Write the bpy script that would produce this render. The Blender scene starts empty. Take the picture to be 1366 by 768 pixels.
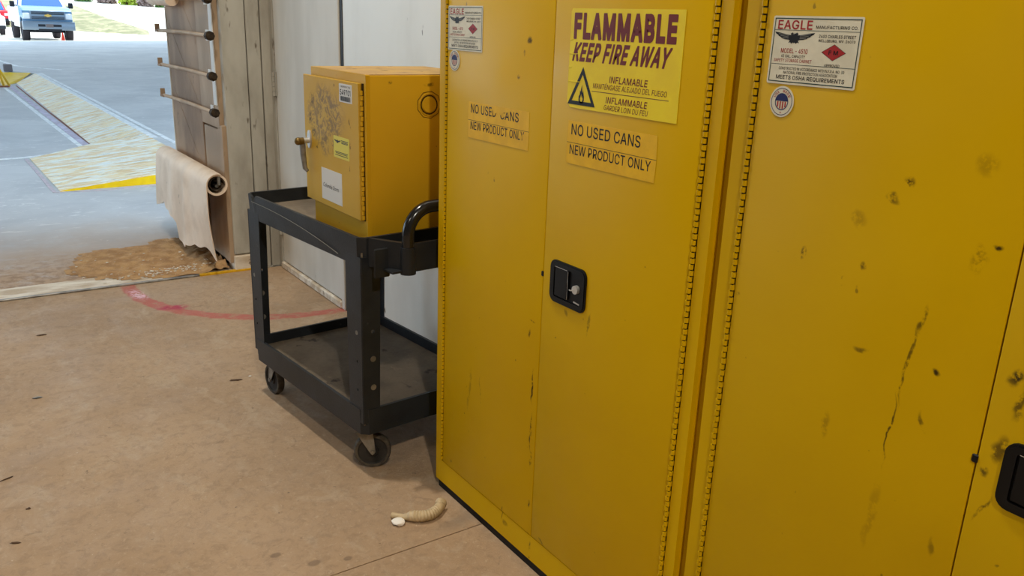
import bpy, bmesh, math, random
from mathutils import Vector, Matrix, noise
PI = math.pi
R = math.radians
sc = bpy.context.scene
C = sc.collection
random.seed(7)

# ------------------------------------------------------------------ camera, light, exposure
cam_d = bpy.data.cameras.new('camera')
cam = bpy.data.objects.new('camera', cam_d); C.objects.link(cam)
cam_d.sensor_fit = 'HORIZONTAL'; cam_d.sensor_width = 36.0
cam_d.lens = 36.0 * 1131.0 / 1366.0
cam_d.clip_start = 0.05; cam_d.clip_end = 600
_X = Vector((0.82591081, -0.56269176, 0.03534578))      # camera right, up and backward axes in the room
_Yd = Vector((-0.14019836, -0.26569509, -0.95380844))
_Z = Vector((0.54609135, 0.78280528, -0.29832891))
m = Matrix((_X, -_Yd, -_Z)).transposed().to_4x4()
m.translation = Vector((0, 0, 1.48))
cam.matrix_world = m
sc.camera = cam
sc.view_settings.view_transform = 'Standard'
sc.view_settings.look = 'None'
sc.view_settings.gamma = 1.0
sc.view_settings.use_curve_mapping = False
sc.view_settings.exposure = 0.0

w = bpy.data.worlds.new('sky'); sc.world = w; w.use_nodes = True
bg = w.node_tree.nodes['Background']
bg.inputs['Color'].default_value = (0.60, 0.80, 1.0, 1)
bg.inputs['Strength'].default_value = 3.3

def add_light(name, kind, loc, energy, color, size=1.0, size_y=None, target=None, rot=None, spread=None):
    d = bpy.data.lights.new(name, kind); d.energy = energy; d.color = color
    if kind == 'AREA':
        d.size = size
        if size_y: d.shape = 'RECTANGLE'; d.size_y = size_y
        if spread: d.spread = spread
    o = bpy.data.objects.new(name, d); C.objects.link(o); o.location = loc
    if target is not None:
        o.rotation_euler = (Vector(target) - Vector(loc)).to_track_quat('-Z', 'Y').to_euler()
    if kind == 'SUN': d.angle = R(0.6)
    return o
SUN_DIR = Vector((0.35, 0.62, 1.15))
add_light('sun', 'SUN', (0, 0, 20), 6.0, (1.0, 0.96, 0.88), target=tuple(-SUN_DIR + Vector((0, 0, 20))))
WARM = (1.0, 0.93, 0.80)
add_light('high_bay_near_cart', 'AREA', (0.50, 2.9, 5.3), 112, WARM, 0.18, target=(0.55, 3.0, 0))
add_light('high_bay_behind_camera', 'AREA', (-0.6, -2.4, 5.3), 195, WARM, 0.18, target=(-0.6, -2.4, 0))
add_light('fill_far_left', 'AREA', (-4.2, 0.4, 5.3), 75, WARM, 0.5, target=(-4.2, 0.4, 0))  # unseen lamp added as soft fill

# ------------------------------------------------------------------ materials
def s2l(c): return tuple(((v/255)/12.92 if v/255 <= 0.04045 else ((v/255+0.055)/1.055)**2.4) for v in c)
def rgba(c): return (*s2l(c), 1)
class N:
    """tiny node-graph helper"""
    def __init__(s, name, rough=0.6, metal=0.0):
        s.m = bpy.data.materials.new(name); s.m.use_nodes = True
        s.t = s.m.node_tree; s.b = s.t.nodes['Principled BSDF']
        s.b.inputs['Roughness'].default_value = rough; s.b.inputs['Metallic'].default_value = metal
        s.tc = s.t.nodes.new('ShaderNodeTexCoord'); s.obj = s.tc.outputs['Object']
    def n(s, t, **kw):
        x = s.t.nodes.new(t)
        for k, v in kw.items(): setattr(x, k, v)
        return x
    def l(s, a, b): s.t.links.new(a, b)
    def val(s, sock, v):
        if isinstance(v, (int, float)): sock.default_value = v
        elif isinstance(v, tuple): sock.default_value = v
        else: s.l(v, sock)
    def map(s, scale=(1,1,1), loc=(0,0,0), rot=(0,0,0), typ='POINT', src=None):
        x = s.n('ShaderNodeMapping', vector_type=typ)
        x.inputs['Scale'].default_value = scale; x.inputs['Location'].default_value = loc; x.inputs['Rotation'].default_value = rot
        s.l(src or s.obj, x.inputs['Vector']); return x.outputs[0]
    def noise(s, scale=5, detail=4, rough=0.55, vec=None, dist=0.0):
        x = s.n('ShaderNodeTexNoise'); x.inputs['Scale'].default_value = scale
        x.inputs['Detail'].default_value = detail; x.inputs['Roughness'].default_value = rough; x.inputs['Distortion'].default_value = dist
        s.l(vec or s.obj, x.inputs['Vector']); return x.outputs[0]
    def ramp(s, v, a, b, lo=0.0, hi=1.0):
        x = s.n('ShaderNodeMapRange'); x.interpolation_type = 'SMOOTHSTEP'
        s.l(v, x.inputs[0]); x.inputs[1].default_value = a; x.inputs[2].default_value = b
        x.inputs[3].default_value = lo; x.inputs[4].default_value = hi; return x.outputs[0]
    def mul(s, a, b, op='MULTIPLY'):
        x = s.n('ShaderNodeMath', operation=op); s.val(x.inputs[0], a); s.val(x.inputs[1], b); return x.outputs[0]
    def mix(s, f, a, b):
        x = s.n('ShaderNodeMix', data_type='RGBA')
        s.val(x.inputs[0], f); s.val(x.inputs[6], a); s.val(x.inputs[7], b); return x.outputs[2]
    def sep(s, src=None):
        x = s.n('ShaderNodeSeparateXYZ'); s.l(src or s.obj, x.inputs[0]); return x.outputs
    def spot(s, c, r, ang=(0,0,0), soft=0.5, warp=None):
        """1 inside an ellipsoid, ragged through noise"""
        v = s.map(scale=r, loc=c, rot=ang, typ='TEXTURE', src=warp)
        x = s.n('ShaderNodeVectorMath', operation='LENGTH'); s.l(v, x.inputs[0])
        return s.ramp(x.outputs['Value'], 1.0, 1.0 - soft, 0, 1)
    def warp(s, amt, scale):
        x = s.n('ShaderNodeTexNoise'); x.inputs['Scale'].default_value = scale; x.inputs['Detail'].default_value = 3
        s.l(s.obj, x.inputs['Vector'])
        a = s.n('ShaderNodeVectorMath', operation='SUBTRACT'); s.l(x.outputs[1], a.inputs[0]); a.inputs[1].default_value = (0.5,)*3
        b = s.n('ShaderNodeVectorMath', operation='SCALE'); s.l(a.outputs[0], b.inputs[0]); b.inputs['Scale'].default_value = amt
        c = s.n('ShaderNodeVectorMath', operation='ADD'); s.l(s.obj, c.inputs[0]); s.l(b.outputs[0], c.inputs[1]); return c.outputs[0]
    def color(s, c): s.l(c, s.b.inputs['Base Color'])
    def bump(s, h, strength=0.2, dist=0.01):
        x = s.n('ShaderNodeBump'); x.inputs['Strength'].default_value = strength; x.inputs['Distance'].default_value = dist
        s.l(h, x.inputs['Height']); s.l(x.outputs[0], s.b.inputs['Normal'])

def simple(name, c1, c2=None, rough=0.6, metal=0.0, scale=8, speck=None, speck_t=(0.68, 0.74), speck_scale=25, bump=0.0, bscale=40, vec=None, mid=(0.35, 0.65)):
    k = N(name, rough, metal)
    if metal < 0.05 and rough > 0.3: k.b.inputs['Specular IOR Level'].default_value = 0.25
    if c2 is None and speck is None and not bump:
        k.b.inputs['Base Color'].default_value = rgba(c1); return k.m
    v = k.map(scale=vec) if vec else None
    col = k.mix(k.ramp(k.noise(scale, 5, vec=v), *mid), rgba(c1), rgba(c2 or c1))
    if speck:
        col = k.mix(k.ramp(k.noise(speck_scale, 3, 0.6, vec=v), *speck_t), col, rgba(speck))
    k.color(col)
    if bump: k.bump(k.noise(bscale, 4), bump)
    return k.m

def yellow_paint(name, base, base2, stains, rough=0.4, scuff=None, dust=None):
    k = N(name, rough)
    col = k.mix(k.ramp(k.noise(1.6, 3), 0.3, 0.7), rgba(base), rgba(base2))
    wv = k.warp(0.03, 22)
    sm = None
    for st in stains:
        c, r, a, f = st
        v = k.mul(k.spot(c, r, a, 0.7, wv), f)
        sm = v if sm is None else k.mul(sm, v, 'MAXIMUM')
    if sm is not None:
        frag = k.ramp(k.noise(60, 4, 0.7), 0.38, 0.56)
        col = k.mix(k.mul(sm, frag), col, rgba((62, 46, 14)))
    if scuff:
        c, r = scuff
        area = k.spot(c, r, (0, 0, 0), 0.5, k.warp(0.12, 9))
        lines = k.ramp(k.noise(22, 5, 0.75, dist=2.4), 0.47, 0.56)
        col = k.mix(k.mul(area, k.mul(lines, 0.9)), col, rgba((98, 72, 56)))
        col = k.mix(k.mul(area, 0.30), col, rgba((186, 160, 90)))
    # fine dark nicks
    nick = k.ramp(k.noise(34, 2, 0.5), 0.755, 0.79)
    col = k.mix(k.mul(nick, 0.55), col, rgba((70, 52, 20)))
    if dust: col = k.mix(k.ramp(k.noise(9, 5), 0.32, 0.6), rgba(dust), col)
    k.color(col)
    k.l(k.ramp(k.noise(5, 4), 0.3, 0.7, rough - 0.05, rough + 0.10), k.b.inputs['Roughness'])
    k.b.inputs['Specular IOR Level'].default_value = 0.13
    k.bump(k.noise(3.0, 2), 0.10, 0.02)
    return k.m

M = {}
M['black'] = simple('black_plastic', (9, 9, 10), rough=0.45)
M['print_black'] = simple('black_ink', (28, 26, 24), rough=0.5)
M['print_maroon'] = simple('maroon_ink', (112, 30, 12), rough=0.45)
M['print_red'] = simple('red_ink', (165, 42, 40), rough=0.5)
M['print_blue'] = simple('blue_ink', (38, 44, 92), rough=0.5)
M['print_green'] = simple('dark_green_ink', (38, 62, 58), rough=0.5)
M['print_grey'] = simple('grey_ink', (120, 118, 110), rough=0.5)
M['sticker_cream'] = simple('cream_sticker', (226, 220, 196), (214, 208, 184), 0.45, scale=20)
M['sticker_yellow'] = simple('bright_yellow_sticker', (242, 216, 0), (234, 204, 0), 0.45, scale=12)
M['sticker_orange'] = simple('orange_yellow_label', (236, 186, 0), (226, 176, 0), 0.45, scale=30)
M['sticker_pale_yellow'] = simple('pale_yellow_label', (222, 206, 72), rough=0.5)
M['paper'] = simple('white_paper', (222, 220, 214), rough=0.7)
M['chrome'] = simple('dull_chrome', (205, 203, 198), rough=0.35, metal=0.6)
M['steel'] = simple('worn_galvanised_steel', (150, 146, 138), (120, 116, 108), 0.5, 0.6, scale=30)
M['brass'] = simple('dull_brass', (120, 96, 50), rough=0.4, metal=0.7)
M['hinge_dark'] = simple('dark_gap_brown', (50, 36, 12), rough=0.6)  # dark brown that paints in the darkness of hinge gaps
M['cart'] = simple('charcoal_moulded_plastic', (44, 47, 51), (36, 38, 41), 0.40, scale=7, speck=(86, 86, 84), speck_t=(0.70, 0.80), speck_scale=16, bump=0.08, bscale=160)
M['cart_glossy'] = simple('glossy_black_handle', (26, 26, 27), rough=0.2)
k = N('dusty_brown_shelf', 0.75)
c_ = k.mix(k.ramp(k.noise(5, 6, 0.65), 0.3, 0.7), rgba((124, 110, 92)), rgba((96, 84, 70)))
c_ = k.mix(k.ramp(k.noise(26, 5, 0.7, vec=k.map(scale=(1, 0.4, 1))), 0.60, 0.74), c_, rgba((138, 122, 100)))
c_ = k.mix(k.ramp(k.noise(12, 4, 0.6), 0.62, 0.72), c_, rgba((52, 42, 36)))
k.color(c_); k.bump(k.noise(60, 4), 0.2); M['deck'] = k.m
M['rubber'] = simple('black_caster_tyre', (34, 33, 32), (58, 54, 50), 0.7, scale=20)
M['tread'] = simple('worn_grey_tread', (92, 84, 72), (64, 58, 52), 0.8, scale=40)
M['white_wall'] = simple('scuffed_white_wall_paint', (232, 232, 226), (216, 215, 208), 0.38, scale=2.2, speck=(96, 90, 82), speck_t=(0.70, 0.745), speck_scale=13, vec=(1, 1, 0.45), bump=0.05, bscale=6)
M['white_door'] = simple('chalky_white_door_paint', (216, 212, 202), (200, 195, 184), 0.55, scale=3, speck=(98, 92, 82), speck_t=(0.73, 0.76), speck_scale=12, vec=(1, 1, 0.3))
M['frame_paint'] = simple('flaking_beige_frame_paint', (188, 184, 172), (158, 152, 140), 0.6, scale=5, speck=(108, 99, 86), speck_t=(0.62, 0.72), speck_scale=18, vec=(1, 1, 0.35), bump=0.15)
M['jamb'] = simple('tan_jamb_panel', (166, 136, 106), (128, 102, 78), 0.65, scale=3, speck=(82, 68, 56), speck_t=(0.66, 0.72), speck_scale=14, vec=(1, 1, 0.5), bump=0.15)
M['jamb_light'] = simple('pale_jamb_panel', (188, 162, 134), (160, 136, 110), 0.65, scale=3, speck=(92, 78, 64), speck_t=(0.68, 0.74), speck_scale=14, vec=(1, 1, 0.5), bump=0.15)
M['caulk'] = simple('white_caulk', (230, 228, 222), rough=0.7)
M['rust'] = simple('rusty_dark_nut', (70, 56, 40), (44, 36, 28), 0.8, scale=40)
M['canvas'] = simple('pale_tan_vinyl', (240, 218, 194), (222, 198, 172), 0.6, scale=5, speck=(176, 152, 128), speck_t=(0.68, 0.78), speck_scale=9, bump=0.1, bscale=14)
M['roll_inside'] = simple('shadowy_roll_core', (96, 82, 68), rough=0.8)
M['dark_gap'] = simple('dark_gap_black', (24, 21, 18), (40, 34, 28), 0.85, scale=20)  # near-black colour standing for the dark gap below the cabinets
M['dirt'] = simple('loose_brown_dirt', (196, 156, 108), (166, 126, 84), 0.95, scale=12, speck=(196, 178, 150), speck_t=(0.66, 0.70), speck_scale=60, bump=0.5, bscale=90)
M['crumb'] = simple('white_concrete_crumb', (222, 212, 196), rough=0.9)
M['wood_chip'] = simple('brown_wood_chip', (84, 62, 44), rough=0.8)
M['hose'] = simple('dirty_cream_hose', (208, 186, 150), (182, 160, 124), 0.5, scale=20)
M['paper_scrap'] = simple('white_scrap', (245, 240, 232), rough=0.7)
M['ceiling'] = simple('pale_ceiling', (120, 117, 110), rough=0.9)
M['room_wall'] = simple('room_wall_paint', (128, 122, 112), (114, 108, 100), 0.8, scale=2)

# indoor concrete, with the worn red door-swing arc painted on it
k = N('dusty_indoor_concrete', 0.72)
base = k.mix(k.ramp(k.noise(1.3, 6, 0.6), 0.32, 0.68), rgba((186, 157, 126)), rgba((168, 139, 108)))
base = k.mix(k.mul(k.ramp(k.noise(7, 6, 0.7, vec=k.map(scale=(1, 0.6, 1)), dist=0.8), 0.50, 0.66), 0.5), base, rgba((190, 168, 142)))
base = k.mix(k.mul(k.ramp(k.noise(11, 5, 0.75, dist=1.5), 0.60, 0.70), 0.55), base, rgba((128, 104, 80)))
base = k.mix(k.mul(k.ramp(k.noise(24, 6, 0.8, dist=0.6), 0.46, 0.66), 0.42), base, rgba((136, 112, 88)))
base = k.mix(k.mul(k.ramp(k.noise(52, 5, 0.8, dist=0.4), 0.54, 0.70), 0.45), base, rgba((206, 184, 156)))
base = k.mix(k.mul(k.ramp(k.noise(30, 3, 0.6), 0.69, 0.74), 0.7), base, rgba((92, 74, 56)))
base = k.mix(k.mul(k.ramp(k.noise(70, 2, 0.5), 0.74, 0.78), 0.7), base, rgba((212, 196, 172)))
wv = k.warp(0.05, 12)
sx, sy, sz = k.sep(wv)
dv = k.n('ShaderNodeVectorMath', operation='DISTANCE'); k.l(wv, dv.inputs[0]); dv.inputs[1].default_value = (1.661, 4.835, 0)
rad = dv.outputs['Value']
ring = k.mul(k.ramp(rad, 0.800, 0.815), k.ramp(rad, 0.895, 0.875))
wear = k.mul(k.ramp(k.noise(16, 5, 0.7), 0.28, 0.52), 0.72)
base = k.mix(k.mul(ring, wear), base, rgba((190, 84, 78)))
hot = k.mul(k.spot((0.945, 4.43, 0), (0.10, 0.055, 0.1), (0, 0, R(-25)), 0.7, wv), k.ramp(k.noise(40, 4), 0.35, 0.5))
base = k.mix(hot, base, rgba((176, 60, 82)))
hot2 = k.mul(k.spot((0.83, 4.74, 0), (0.055, 0.13, 0.1), (0, 0, R(10)), 0.8, wv), k.ramp(k.noise(50, 4), 0.42, 0.55))
base = k.mix(hot2, base, rgba((240, 200, 214)))
for (cx_, cy_, rx_, ry_) in ((0.74, 1.99, 0.022, 0.016), (0.83, 1.96, 0.016, 0.012), (0.78, 1.86, 0.02, 0.012), (0.86, 1.79, 0.018, 0.012), (0.66, 2.08, 0.02, 0.014)):
    base = k.mix(k.mul(k.spot((cx_, cy_, 0), (rx_, ry_, 0.1), (0, 0, 0), 0.4, k.warp(0.01, 40)), 0.6), base, rgba((112, 92, 74)))
dk = k.mul(k.spot((1.20, 1.96, 0), (0.14, 0.05, 0.1), (0, 0, R(12)), 0.9, wv), 0.4)
base = k.mix(dk, base, rgba((112, 104, 96)))
k.color(base)
k.l(k.ramp(k.noise(4, 4), 0.3, 0.7, 0.55, 0.85), k.b.inputs['Roughness'])
k.bump(k.noise(28, 8, 0.8), 0.5, 0.012); M['floor'] = k.m

# outdoor slab: smooth grey, tracked brown dirt near the doorway
k = N('outdoor_slab_concrete', 0.6)
base = k.mix(k.ramp(k.noise(0.9, 6, 0.65, dist=0.6), 0.3, 0.7), rgba((180, 180, 181)), rgba((202, 201, 200)))
base = k.mix(k.mul(k.ramp(k.noise(5, 6, 0.75, vec=k.map(scale=(1, 2.4, 1)), dist=1.0), 0.56, 0.66), 0.6), base, rgba((234, 232, 228)))
sx, sy, sz = k.sep(k.warp(0.9, 1.6))
dirt = k.mul(k.ramp(sy, 7.0, 5.0), k.ramp(k.noise(4, 6, 0.7), 0.25, 0.55, 0.45, 1.0))
base = k.mix(dirt, base, rgba((178, 144, 106)))
base = k.mix(k.mul(k.ramp(sy, 5.9, 5.1), k.ramp(k.noise(18, 5, 0.7), 0.45, 0.6, 0, 0.7)), base, rgba((134, 98, 60)))
k.color(base); k.bump(k.noise(30, 5, 0.7), 0.15, 0.01); M['slab'] = k.m
# worn yellow ramp paint
k = N('worn_cream_yellow_ramp_paint', 0.6)
base = k.mix(k.ramp(k.noise(3, 5, 0.6), 0.35, 0.6), rgba((246, 220, 162)), rgba((230, 196, 138)))
st = k.noise(7, 6, 0.7, vec=k.map(scale=(0.5, 2.6, 1), rot=(0, 0, R(12))), dist=0.4)
base = k.mix(k.ramp(st, 0.44, 0.58), base, rgba((244, 244, 234)))
base = k.mix(k.mul(k.ramp(k.noise(9, 5, 0.7, vec=k.map(scale=(0.5, 2.8, 1), rot=(0, 0, R(12)), loc=(5, 3, 0))), 0.58, 0.66), 0.7), base, rgba((140, 132, 112)))
k.color(base); k.bump(k.noise(40, 5), 0.3); M['ramp'] = k.m
M['ramp_yellow'] = simple('bright_yellow_edge_paint', (250, 208, 10), (238, 190, 8), 0.5, scale=6)
M['line_white'] = simple('chipped_white_line', (250, 250, 248), (216, 218, 220), 0.7, scale=14)
M['line_lavender'] = simple('lavender_grey_joint', (214, 206, 222), (186, 172, 186), 0.8, scale=10)
M['line_rust'] = simple('rusty_joint', (138, 86, 70), rough=0.8)
M['line_pink'] = simple('faded_pink_chalk', (208, 190, 194), (190, 180, 184), 0.8, scale=14, mid=(0.4, 0.6))
M['sill'] = simple('whitewashed_sill', (232, 222, 206), (196, 176, 150), 0.8, scale=10, speck=(120, 100, 80), speck_t=(0.66, 0.74), speck_scale=26, vec=(0.5, 1.5, 1), bump=0.3)
M['sill_steel'] = simple('bare_steel_edge', (150, 146, 138), (110, 106, 100), 0.45, 0.5, scale=20)
M['sill_yellow'] = simple('yellow_edge_paint', (226, 172, 20), (196, 148, 26), 0.6, scale=20)
M['gravel'] = simple('pale_sunlit_gravel', (222, 216, 204), (204, 196, 182), 0.9, scale=0.6)
M['grass'] = simple('dry_grass', (112, 110, 80), (148, 140, 108), 0.95, scale=1.2, speck=(96, 110, 70), speck_t=(0.55, 0.7), speck_scale=4, bump=0.5, bscale=6)
M['leaf_green'] = simple('shrub_leaf', (104, 138, 62), (70, 104, 48), 0.7, scale=1)
M['leaf_lime'] = simple('lime_shrub_leaf', (172, 188, 70), rough=0.7)
M['leaf_mauve'] = simple('dry_mauve_shrub_leaf', (150, 128, 120), rough=0.8)
M['truck_body'] = simple('silver_blue_car_paint', (104, 146, 182), rough=0.25, metal=0.2)
M['truck_white'] = simple('white_car_paint', (226, 228, 230), rough=0.3)
M['car_glass'] = simple('blue_reflection_glass', (26, 92, 190), rough=0.12)  # blue reflection put into the glass colour
M['car_dark'] = simple('dark_car_trim', (34, 38, 46), rough=0.5)
M['car_chrome'] = simple('bumper_chrome', (120, 138, 156), rough=0.3, metal=0.5)
M['gold'] = simple('gold_badge', (206, 172, 84), rough=0.35, metal=0.3)
M['lamp_clear'] = simple('clear_headlamp', (214, 226, 236), rough=0.15)
M['lamp_amber'] = simple('amber_lamp', (240, 214, 110), rough=0.3)
M['tyre'] = simple('road_tyre', (58, 54, 58), rough=0.8)
M['cone'] = simple('traffic_cone_red', (214, 60, 44), rough=0.6)
M['tail_pink'] = simple('pinkish_red_lamp', (214, 60, 120), rough=0.4)
M['red_car'] = simple('red_car_paint', (196, 40, 50), rough=0.35)
M['canopy'] = simple('shade_canopy_sheet', (196, 200, 204), rough=0.8)
M['post_yellow'] = simple('yellow_guard_paint', (226, 178, 20), (190, 146, 24), 0.55, scale=5)
M['block'] = simple('grey_concrete_block', (112, 106, 108), rough=0.9)

# ------------------------------------------------------------------ mesh helpers
ROOTM = {}
def bm_new(): return bmesh.new()
def obj(name, bm, mat, parent=None, smooth=False, kind=None):
    """link bm (world coordinates) as one mesh object under parent"""
    me = bpy.data.meshes.new(name)
    root = parent
    while root is not None and root.parent is not None: root = root.parent
    if root is not None:
        inv = ROOTM[root.name].inverted()
        bmesh.ops.transform(bm, matrix=inv, verts=bm.verts)
    bmesh.ops.recalc_face_normals(bm, faces=bm.faces)
    bm.to_mesh(me); bm.free()
    if smooth:
        for p in me.polygons: p.use_smooth = True
        try: me.set_sharp_from_angle(angle=R(38))
        except Exception: pass
    me.materials.append(M[mat] if isinstance(mat, str) else mat)
    o = bpy.data.objects.new(name, me); C.objects.link(o)
    if root is not None and parent is root: o.parent = parent
    elif parent is not None: o.parent = parent
    if kind: o['kind'] = kind
    return o
def thing(name, label, cat, loc=(0, 0, 0), rz=0.0, group=None):
    o = bpy.data.objects.new(name, None); C.objects.link(o)
    o.empty_display_size = 0.1
    o.location = loc; o.rotation_euler = (0, 0, rz)
    ROOTM[o.name] = Matrix.Translation(loc) @ Matrix.Rotation(rz, 4, 'Z')
    o['label'] = label; o['category'] = cat
    if group: o['group'] = group
    return o
def single(name, label, cat, bm, mat, loc, smooth=False, group=None):
    """thing made of one mesh, origin at loc"""
    bmesh.ops.translate(bm, vec=-Vector(loc), verts=bm.verts)
    o = obj(name, bm, mat, None, smooth); o.location = loc
    ROOTM[o.name] = Matrix.Translation(loc)
    o['label'] = label; o['category'] = cat
    if group: o['group'] = group
    return o
def box(bm, a, b, bev=0.0, mat4=None, seg=1):
    x0, y0, z0 = [min(a[i], b[i]) for i in range(3)]; x1, y1, z1 = [max(a[i], b[i]) for i in range(3)]
    vs = [bm.verts.new(p) for p in ((x0,y0,z0),(x1,y0,z0),(x1,y1,z0),(x0,y1,z0),(x0,y0,z1),(x1,y0,z1),(x1,y1,z1),(x0,y1,z1))]
    fs = [bm.faces.new([vs[i] for i in f]) for f in ((0,3,2,1),(4,5,6,7),(0,1,5,4),(1,2,6,5),(2,3,7,6),(3,0,4,7))]
    if bev > 0:
        es = list({e for f in fs for e in f.edges})
        r = bmesh.ops.bevel(bm, geom=es, offset=bev, segments=seg, affect='EDGES', profile=0.5)
        vs = list({v for v in r['verts']} | {v for f in r['faces'] for v in f.verts})
    if mat4 is not None: bmesh.ops.transform(bm, matrix=mat4, verts=vs)
    return vs
def cyl(bm, p0, p1, r0, r1=None, seg=20, cap=True):
    p0 = Vector(p0); p1 = Vector(p1); r1 = r0 if r1 is None else r1
    d = (p1 - p0); q = d.to_track_quat('Z', 'Y')
    A = []; B = []
    for i in range(seg):
        a = 2*PI*i/seg; v = Vector((math.cos(a), math.sin(a), 0))
        A.append(bm.verts.new(p0 + q @ (v*r0))); B.append(bm.verts.new(p1 + q @ (v*r1)))
    for i in range(seg):
        j = (i+1) % seg; bm.faces.new((A[i], A[j], B[j], B[i]))
    if cap: bm.faces.new(A[::-1]); bm.faces.new(B)
    return A + B
def tube(bm, pts, r, seg=14, cap=True, radii=None):
    pts = [Vector(p) for p in pts]; rings = []
    up = None
    for i, p in enumerate(pts):
        t = (pts[min(i+1, len(pts)-1)] - pts[max(i-1, 0)]).normalized()
        if up is None: up = t.orthogonal().normalized()
        up = (up - t*up.dot(t)).normalized(); s = t.cross(up)
        rr = radii[i] if radii else r
        rings.append([bm.verts.new(p + (up*math.cos(2*PI*k/seg) + s*math.sin(2*PI*k/seg))*rr) for k in range(seg)])
    for a, b in zip(rings, rings[1:]):
        for k in range(seg):
            j = (k+1) % seg; bm.faces.new((a[k], a[j], b[j], b[k]))
    if cap: bm.faces.new(rings[0][::-1]); bm.faces.new(rings[-1])
def lathe(bm, prof, c, axis, seg=28):
    """prof: (radius, along) closed loop of points, revolved about axis through c"""
    q = Vector(axis).to_track_quat('Z', 'Y'); c = Vector(c); rings = []
    for i in range(seg):
        a = 2*PI*i/seg
        rings.append([bm.verts.new(c + q @ Vector((r*math.cos(a), r*math.sin(a), h))) for r, h in prof])
    n = len(prof)
    for i in range(seg):
        A = rings[i]; B = rings[(i+1) % seg]
        for k in range(n):
            j = (k+1) % n; bm.faces.new((A[k], A[j], B[j], B[k]))
def prism(bm, pts, off):
    """pts: planar polygon in 3D, extruded by vector off"""
    off = Vector(off)
    A = [bm.verts.new(p) for p in pts]; B = [bm.verts.new(Vector(p) + off) for p in pts]
    bm.faces.new(A[::-1]); bm.faces.new(B); n = len(A)
    for i in range(n):
        j = (i+1) % n; bm.faces.new((A[i], A[j], B[j], B[i]))
def curve_mesh(cu):
    o = bpy.data.objects.new('tmp', cu); C.objects.link(o)
    dg = bpy.context.evaluated_depsgraph_get()
    me = bpy.data.meshes.new_from_object(o.evaluated_get(dg))
    bpy.data.objects.remove(o); bpy.data.curves.remove(cu)
    return me
class Plane:
    """flat working plane: origin o, unit axes u (right) and v (up), normal n"""
    def __init__(s, o, u, v): s.o = Vector(o); s.u = Vector(u).normalized(); s.v = Vector(v).normalized(); s.n = s.u.cross(s.v)
    def p(s, x, y, z=0.0): return s.o + s.u*x + s.v*y + s.n*z
def add_me(bm, me, fn):
    vs = [bm.verts.new(fn(v.co)) for v in me.vertices]
    for p in me.polygons:
        try: bm.faces.new([vs[i] for i in p.vertices])
        except ValueError: pass
    bpy.data.meshes.remove(me)
def plate(bm, P, outline, holes=(), t=0.002, z=0.0):
    """flat plate on Plane P with holes, thickness t starting at height z"""
    cu = bpy.data.curves.new('tmp', 'CURVE'); cu.dimensions = '2D'; cu.fill_mode = 'BOTH'; cu.extrude = t/2
    for loop in (outline, *holes):
        sp = cu.splines.new('POLY'); sp.points.add(len(loop)-1); sp.use_cyclic_u = True
        for q, (x, y) in zip(sp.points, loop): q.co = (x, y, 0, 1)
    add_me(bm, curve_mesh(cu), lambda c: P.p(c.x, c.y, z + t/2 + c.z))
def rrect(x0, y0, x1, y1, r, n=5):
    out = []
    for cx, cy, a0 in ((x1-r, y1-r, 0), (x0+r, y1-r, 90), (x0+r, y0+r, 180), (x1-r, y0+r, 270)):
        for i in range(n+1):
            a = R(a0 + 90*i/n); out.append((cx + r*math.cos(a), cy + r*math.sin(a)))
    return out
def circ(x, y, r, n=16, ry=None): return [(x + r*math.cos(2*PI*i/n), y + (ry or r)*math.sin(2*PI*i/n)) for i in range(n)]
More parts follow.
